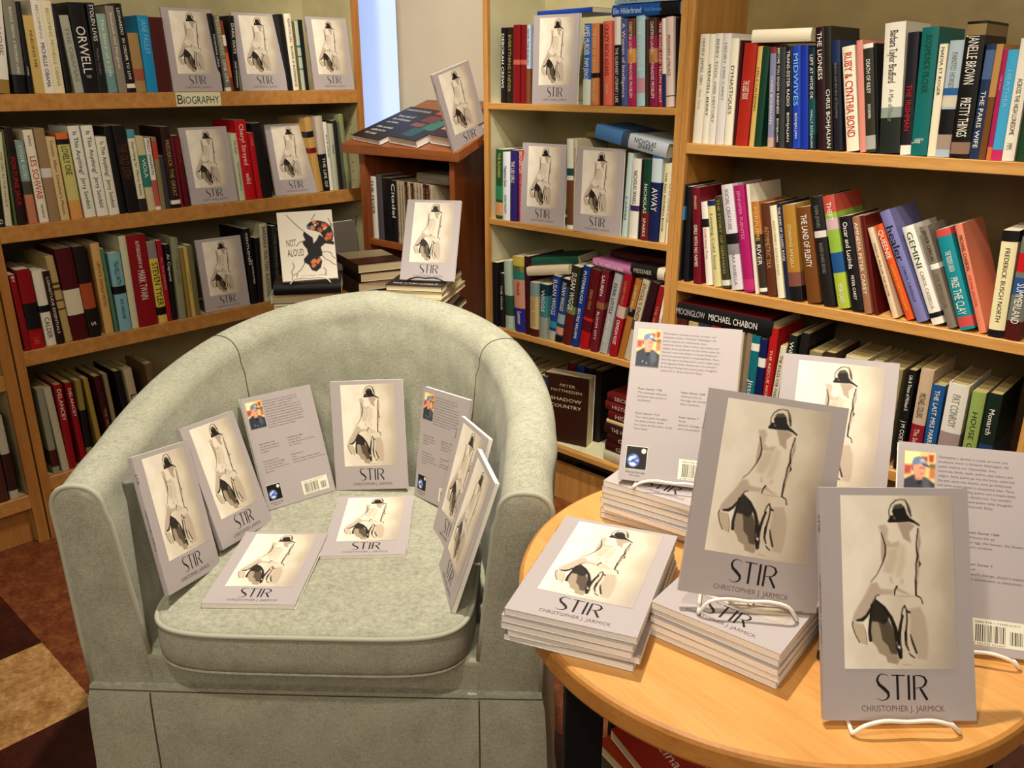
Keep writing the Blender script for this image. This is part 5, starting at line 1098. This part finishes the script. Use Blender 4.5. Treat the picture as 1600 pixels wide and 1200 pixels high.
o_ = lying('thick cream page-edged book lying over the row, right bookcase top shelf', (-1.018, 1.886, 1.354), 0, .027, .14, .12, 'efe2c2', hard=False, paper=PAPER_C)
lying('black book lying flat with silver title on the right bookcase\'s third shelf', (-1.178, 1.89, .683), 0, .041, .282, .16, '171616', [('MOONGLOW', 'b8b4ac', .04, .34, .42), ('MICHAEL CHABON', 'ece6da', .38, .86, .42)], [(0, .003, 'd8d0c0')], hard=True)
mo = MB(); mo.box(-1.168, -.906, 1.893, 2.04, .7243, .7251)
tag(link('loose_jacket_flap', mo.mesh('flap', mat('red_jacket', '6d1a18', .4)[0])), 'dark red jacket flap lying on the black silver-titled book', 'flap')
# supports under it (books standing behind the back-cover copy)
for k, (a, w, col, nm) in enumerate(((-1.165, .03, '4a2018', 'reddish brown'), (-1.13, .028, 'b8a070', 'tan'), (-1.098, .03, '26304a', 'slate blue'), (-1.064, .03, '8a1a1c', 'red'), (-1.03, .03, '2a3a2a', 'deep green'), (-.996, .026, 'c8b890', 'cream'))):
    spine_book(f'{nm} book under the black lying one, right bookcase third shelf', Matrix.Translation((a, 1.89, .4365)), w, .244, .15, col, [], [], 'books under the lying black book')
# bottom shelf of the middle bookcase
bm = flat_book('thick brown paperback facing out on the middle bookcase\'s bottom shelf, white title', 0, 0, 0, 0, .150, .222, .05, '33180e', 'books on the middle bookcase bottom shelf',
    [('PETER', 'b8a080', .35, .7, .17, .04), ('MATTHIESSEN', 'b8a080', .15, .85, .25, .04), ('SHADOW', 'd8c8a0', .15, .85, .38, .05), ('COUNTRY', 'd8c8a0', .15, .85, .48, .05)], PAPER_C)
bm.matrix_world = pose(-1.56, 1.915, .196, 14, 2)
yy = .1955
for k, (t, col, nm, s) in enumerate(((.034, 'c8bf9c', 'cream', 'TRIUMPH'), (.028, '3a1012', 'maroon white-lettered', 'GIRL'), (.028, '3a0f12', 'dark maroon white-lettered', 'GIRL'), (.03, '321010', 'brown-maroon', 'THE HOUSE'), (.012, 'cdbb88', 'thin cream', ''), (.03, '5a1516', 'red-maroon', 'HIDDEN'), (.026, '641a18', 'dull red', 'HISTORY'), (.026, '5c1414', 'topmost maroon', 'SECRETS'))):
    lying(f'{nm} book lying in the stack on the middle bookcase\'s bottom shelf', (-1.395 + .006 * (k % 3), 1.90, yy), -3 + (k % 3), t, .185, .14, col, [(s, 'c8b8a0', .15, .6, .45)] if s else [], group='maroon stack on the middle bookcase bottom shelf', hard=False); yy += t + .0006
for k, (a, col, nm) in enumerate(((-1.82, '2a2a2a', 'charcoal'), (-1.79, '7a1a1a', 'dark red'), (-1.755, '1f4a8a', 'blue'), (-1.72, '9a8a5c', 'tan'), (-1.685, '4a1a14', 'brown-red'), (-1.65, '2f3a50', 'slate'))):
    spine_book(f'{nm} book standing on the middle bookcase\'s bottom shelf', Matrix.Translation((a, 1.895, .196)), .028, .21, .14, col, [], [], 'books on the middle bookcase bottom shelf', paper=PAPER_D)
for k, (a, col, nm) in enumerate(((-1.615, '7a1a1a', 'dark red'), (-1.58, '1f4f9c', 'bright blue'), (-1.545, '141414', 'black'), (-1.51, '16120e', 'brown-black'))):
    spine_book(f'{nm} book standing behind the thick brown paperback, middle bookcase', Matrix.Translation((a, 1.99, .196)), .03, .236, .14, col, [], [], 'books behind the thick brown paperback', paper=PAPER_D)
# far-left bookcase
for k, (y0, t, z, h, col, nm) in enumerate(((.61, .022, .156, .25, 'b8b09a', 'pale photo-printed'), (.58, .026, .156, .24, '4a2a20', 'brown'), (.60, .024, .516, .235, 'b0ac98', 'pale grey'), (.57, .026, .516, .24, '3a3a34', 'dark grey'))):
    M = Matrix.Translation((-2.508, y0, z)) @ Matrix.Rotation(rad(90), 4, 'Z')
    spine_book(f'{nm} book at the end of the far left bookcase, {"lower" if z < .3 else "upper"} shelf', M, t, h, .15, col, [], [(.45, .9, '3a1a14')] if k == 0 else [], 'books in the far left bookcase')

# ---------------------------------------------------------------- armchair
CH_LOC = (-1.0155, 0.6181); CH_ROT = 41.0
CM = Matrix.Translation((CH_LOC[0], CH_LOC[1], 0)) @ Matrix.Rotation(rad(CH_ROT), 4, 'Z')
ch = thing('tub_armchair', 'sage green linen tub armchair with piping and a skirt, displaying paperbacks', 'armchair', CM)
HW, YS, YB = .341, .20, .655     # half width of the ridge, end of the straight arm, back of the ridge
def ridge(n=72):
    P = []
    na = 10
    for k in range(na): P.append((HW + .006 * (k / na), YS * k / na, 0))
    for k in range(n + 1):
        a = math.pi * k / n
        ex = 2 / 2.25
        c, s = math.cos(a), math.sin(a)
        P.append(((HW + .006) * math.copysign(abs(c) ** ex, c), YS + (YB - YS) * abs(s) ** ex, 0))
    for k in range(na - 1, -1, -1): P.append((-HW - .006 * (k / na), YS * k / na, 0))
    return P
RG = ridge()
# arc length and height of the rim
acc = [0]
for a, b in zip(RG, RG[1:]): acc.append(acc[-1] + math.hypot(a[0] - b[0], a[1] - b[1]))
Ltot = acc[-1]
def rim(u):  # u 0..1 along the rim
    q = min(u, 1 - u) * 2
    s = q * q * (3 - 2 * q)
    return .70 + (.845 - .70) * (s * .55 + q * .45)
def thick(u):
    q = min(u, 1 - u) * 2; return .080 + .030 * q
def section(i, kk=14):
    """profile points (offset along the outward normal, z) from the inner bottom over the rim to the outer bottom"""
    u = acc[i] / Ltot; zt = rim(u); t = thick(u); r = t / 2
    def off(z): return -.040 * max(0, (zt - z)) / .36
    def off2(z): return -.012 * max(0, (zt - z)) / .36
    P = []
    for z in (.335, .40, .46, .53, zt - r - .06, zt - r - .02): P.append((off(z) - r + .0, z))
    for k in range(kk + 1):
        a = math.pi * (1 - k / kk)
        cc, ss = math.cos(a), math.sin(a)
        P.append((r * math.copysign(abs(cc) ** .85, cc), zt - r + r * abs(ss) ** .85))
    for z in (zt - r - .05, zt - r - .12, .50, .42, .335): P.append((off2(z) + r, z))
    return P
def normal(i):
    a = RG[max(i - 1, 0)]; b = RG[min(i + 1, len(RG) - 1)]; tx, ty = b[0] - a[0], b[1] - a[1]; L = math.hypot(tx, ty)
    return (ty / L, -tx / L)
mb = MB(); V = []; ns = len(section(0))
rnd = random.Random(4)
for i, p in enumerate(RG):
    nx, ny = normal(i)
    u_ = acc[i] / Ltot; q_ = min(u_, 1 - u_) * 2
    for (o, z) in section(i):
        f_ = 0
        if o < 0 and z > .5: f_ = .0022 * q_ * (math.sin(u_ * 95 + z * 9) + .6 * math.sin(u_ * 57 - z * 14 + 1)) * math.sin(min(1, (z - .5) / .3) * math.pi)
        if o > 0 and z < .7: f_ = .002 * math.sin(u_ * 60 + z * 11)
        V.append((p[0] + nx * (o + f_), p[1] + ny * (o + f_), z))
F = []
for i in range(len(RG) - 1):
    for k in range(ns - 1): F.append((i * ns + k, i * ns + k + 1, (i + 1) * ns + k + 1, (i + 1) * ns + k))
mb.add(V, F)
# rounded front faces of both arms
for i, sgn in ((0, 1), (len(RG) - 1, -1)):
    base = [V[i * ns + k] for k in range(ns)]
    cx = sum(p[0] for p in base) / ns; cz = sum(p[2] for p in base) / ns
    rings = [base]
    for sc_, yy_ in ((.97, -.003), (.86, -.006), (.4, -.007)): rings.append([(cx + (p[0] - cx) * (sc_ if p[2] > .38 else sc_), yy_, (cz + (p[2] - cz) * (1 - (1 - sc_) * .35)) ) for p in base])
    k0 = len(mb.v); allv = [q for r_ in rings for q in r_]
    Fc = []
    for r_ in range(len(rings) - 1):
        for k in range(ns):
            k2 = (k + 1) % ns; f = (r_ * ns + k, r_ * ns + k2, (r_ + 1) * ns + k2, (r_ + 1) * ns + k); Fc.append(f if sgn < 0 else f[::-1])
    last = tuple((len(rings) - 1) * ns + k for k in range(ns)); Fc.append(last if sgn < 0 else last[::-1])
    mb.add(allv, Fc)
me = mb.mesh('shell', FABRIC, smooth=True)
sh = link('wraparound_back_and_arms', me, ch)
e_ = sh.modifiers.new('edge', 'EDGE_SPLIT'); e_.split_angle = rad(50)
# piping along the arm fronts
for i in (0, len(RG) - 1):
    link('arm_piping', MB().tube([(p[0], p[1] - .001, p[2]) for p in [V[i * ns + k] for k in range(1, ns)]], .0048, 8).mesh('piping', PIPING, smooth=True), ch)
# back seams
for q in (.30, .70):
    i = min(range(len(RG)), key=lambda j: abs(acc[j] / Ltot - q))
    link('back_seam', MB().tube([(V[i * ns + k][0], V[i * ns + k][1], V[i * ns + k][2] + .0003) for k in range(3, ns)], .0011, 6).mesh('seam', DARK_SEAM, smooth=True), ch)
# rail below the cushion
rl = MB(); rl.box(-.30, .30, -.004, .10, .335, .405)
bevel(link('front_rail', rl.mesh('rail', FABRIC, smooth=False), ch), .012, 4)
link('seat_deck', MB().box(-.285, .285, .05, .58, .335, .385).mesh('deck', FABRIC), ch)
# skirt
def outline():
    L = []
    for i in range(len(RG)):
        nx, ny = normal(i); o, z = section(i)[-1]; p = RG[i]; L.append((p[0] + nx * (o + .001), p[1] + ny * (o + .001)))
    L[0] = (L[0][0], -.014); L[-1] = (L[-1][0], -.014)
    a, b = L[-1], L[0]; n = 44
    for k in range(1, n): L.append((a[0] + (b[0] - a[0]) * k / n, -.014 - .003 * math.sin(math.pi * k / n)))
    return L
OL_ = outline(); n = len(OL_); levels = [(.345, .0, 0), (.335, .002, 0), (.32, .006, .2), (.27, .010, .5), (.2, .014, .8), (.12, .018, 1), (.05, .022, 1.1), (.015, .023, 1.1)]
cyy = .3
V2 = []
for z, fl, wv in levels:
    for k, (x_, y_) in enumerate(OL_):
        dx_, dy_ = x_, y_ - cyy; L_ = math.hypot(dx_, dy_)
        wob = wv * (.0045 * math.sin(k * .42 + z * 5) + .004 * math.sin(k * .19 + 1 - z * 7) + .002 * math.sin(k * 1.1 + z * 22))
        front = y_ < 0
        nx, ny = (0, -1) if front and abs(x_) < abs(OL_[0][0]) - .004 else (dx_ / L_, dy_ / L_)
        V2.append((x_ + nx * (fl + wob) * (1 if not front else 1), y_ + ny * (fl + wob), z))
F2 = []
for j in range(len(levels) - 1):
    for k in range(n): F2.append((j * n + k, j * n + (k + 1) % n, (j + 1) * n + (k + 1) % n, (j + 1) * n + k))
sk = MB(); sk.add(V2, [f[::-1] for f in F2]); sk.add([V2[k] for k in range(n)], [tuple(range(n))])
so = link('skirt', sk.mesh('skirt', FABRIC, smooth=True), ch); m_ = so.modifiers.new('edge', 'EDGE_SPLIT'); m_.split_angle = rad(45)
link('skirt_seam', MB().tube([(V2[k][0], V2[k][1] - (.001 if V2[k][1] < 0 else 0), .338) for k in range(n)], .0014, 6, closed=True).mesh('seam', DARK_SEAM, smooth=True), ch)
for sx in (-1, 1):
    xs = sx * .268; pts = []
    for j in range(1, len(levels)):
        k = min((q for q in range(n) if V2[j * n + q][1] < 0), key=lambda q: abs(V2[j * n + q][0] - xs * (1 + .05 * j / len(levels))))
        pts.append((V2[j * n + k][0], V2[j * n + k][1] - .0006, V2[j * n + k][2]))
    link('skirt_seam', MB().tube(pts, .0014, 6).mesh('seam', DARK_SEAM, smooth=True), ch)
# seat cushion
def cush(n=120):
    P = []
    W_, y0, y1 = .256, -.050, .50
    for k in range(n):
        a = 2 * math.pi * k / n; c, s = math.cos(a), math.sin(a)
        if s < 0: ex = .38; P.append((W_ * math.copysign(abs(c) ** ex, c), .14 + (.14 - y0) * -abs(s) ** ex))
        else: ex = .72; P.append((W_ * math.copysign(abs(c) ** ex, c) * (1 - .04 * s), .14 + (y1 - .14) * abs(s) ** ex))
    return P
CP = cush(); nC = len(CP)
cuy = .2
def ztop(x, y): return .478 - .018 * max(0, (y + .06)) / .56
def ring(sc_, dz, top=True):
    return [(p[0] * sc_, cuy + (p[1] - cuy) * sc_, (ztop(p[0] * sc_, cuy + (p[1] - cuy) * sc_) + dz) if top else .3955 - dz) for p in CP]
rings = [ring(.3, -.002, False), ring(.92, -.001, False), ring(.985, -.006, False)]
for z, s_ in ((.412, 1.006), (.432, 1.011), (.450, 1.006)): rings.append([(p[0] * s_, cuy + (p[1] - cuy) * s_, z - (0.01 if p[1] > .3 else 0)) for p in CP])
rings += [ring(1.0, -.012), ring(.993, -.004), ring(.975, 0), ring(.9, .002), ring(.75, .003), ring(.5, .003), ring(.25, .003), ring(.02, .003)]
V3 = [q for r_ in rings for q in r_]; F3 = []
for j in range(len(rings) - 1):
    for k in range(nC): F3.append((j * nC + k, j * nC + (k + 1) % nC, (j + 1) * nC + (k + 1) % nC, (j + 1) * nC + k))
F3.append(tuple((len(rings) - 1) * nC + k for k in range(nC))); F3.append(tuple(range(nC))[::-1])
cu = MB().add(V3, F3); co = link('seat_cushion', cu.mesh('cushion', FABRIC, smooth=True), ch)
link('cushion_piping', MB().tube([(p[0] * 1.002, cuy + (p[1] - cuy) * 1.002, ztop(p[0], p[1]) - .006) for p in CP], .0042, 8, closed=True).mesh('piping', PIPING, smooth=True), co)
link('cushion_bottom_seam', MB().tube([(p[0] * 1.0, cuy + (p[1] - cuy) * 1.0, .403) for p in CP], .0022, 6, closed=True).mesh('piping', FABRIC, smooth=True), co)
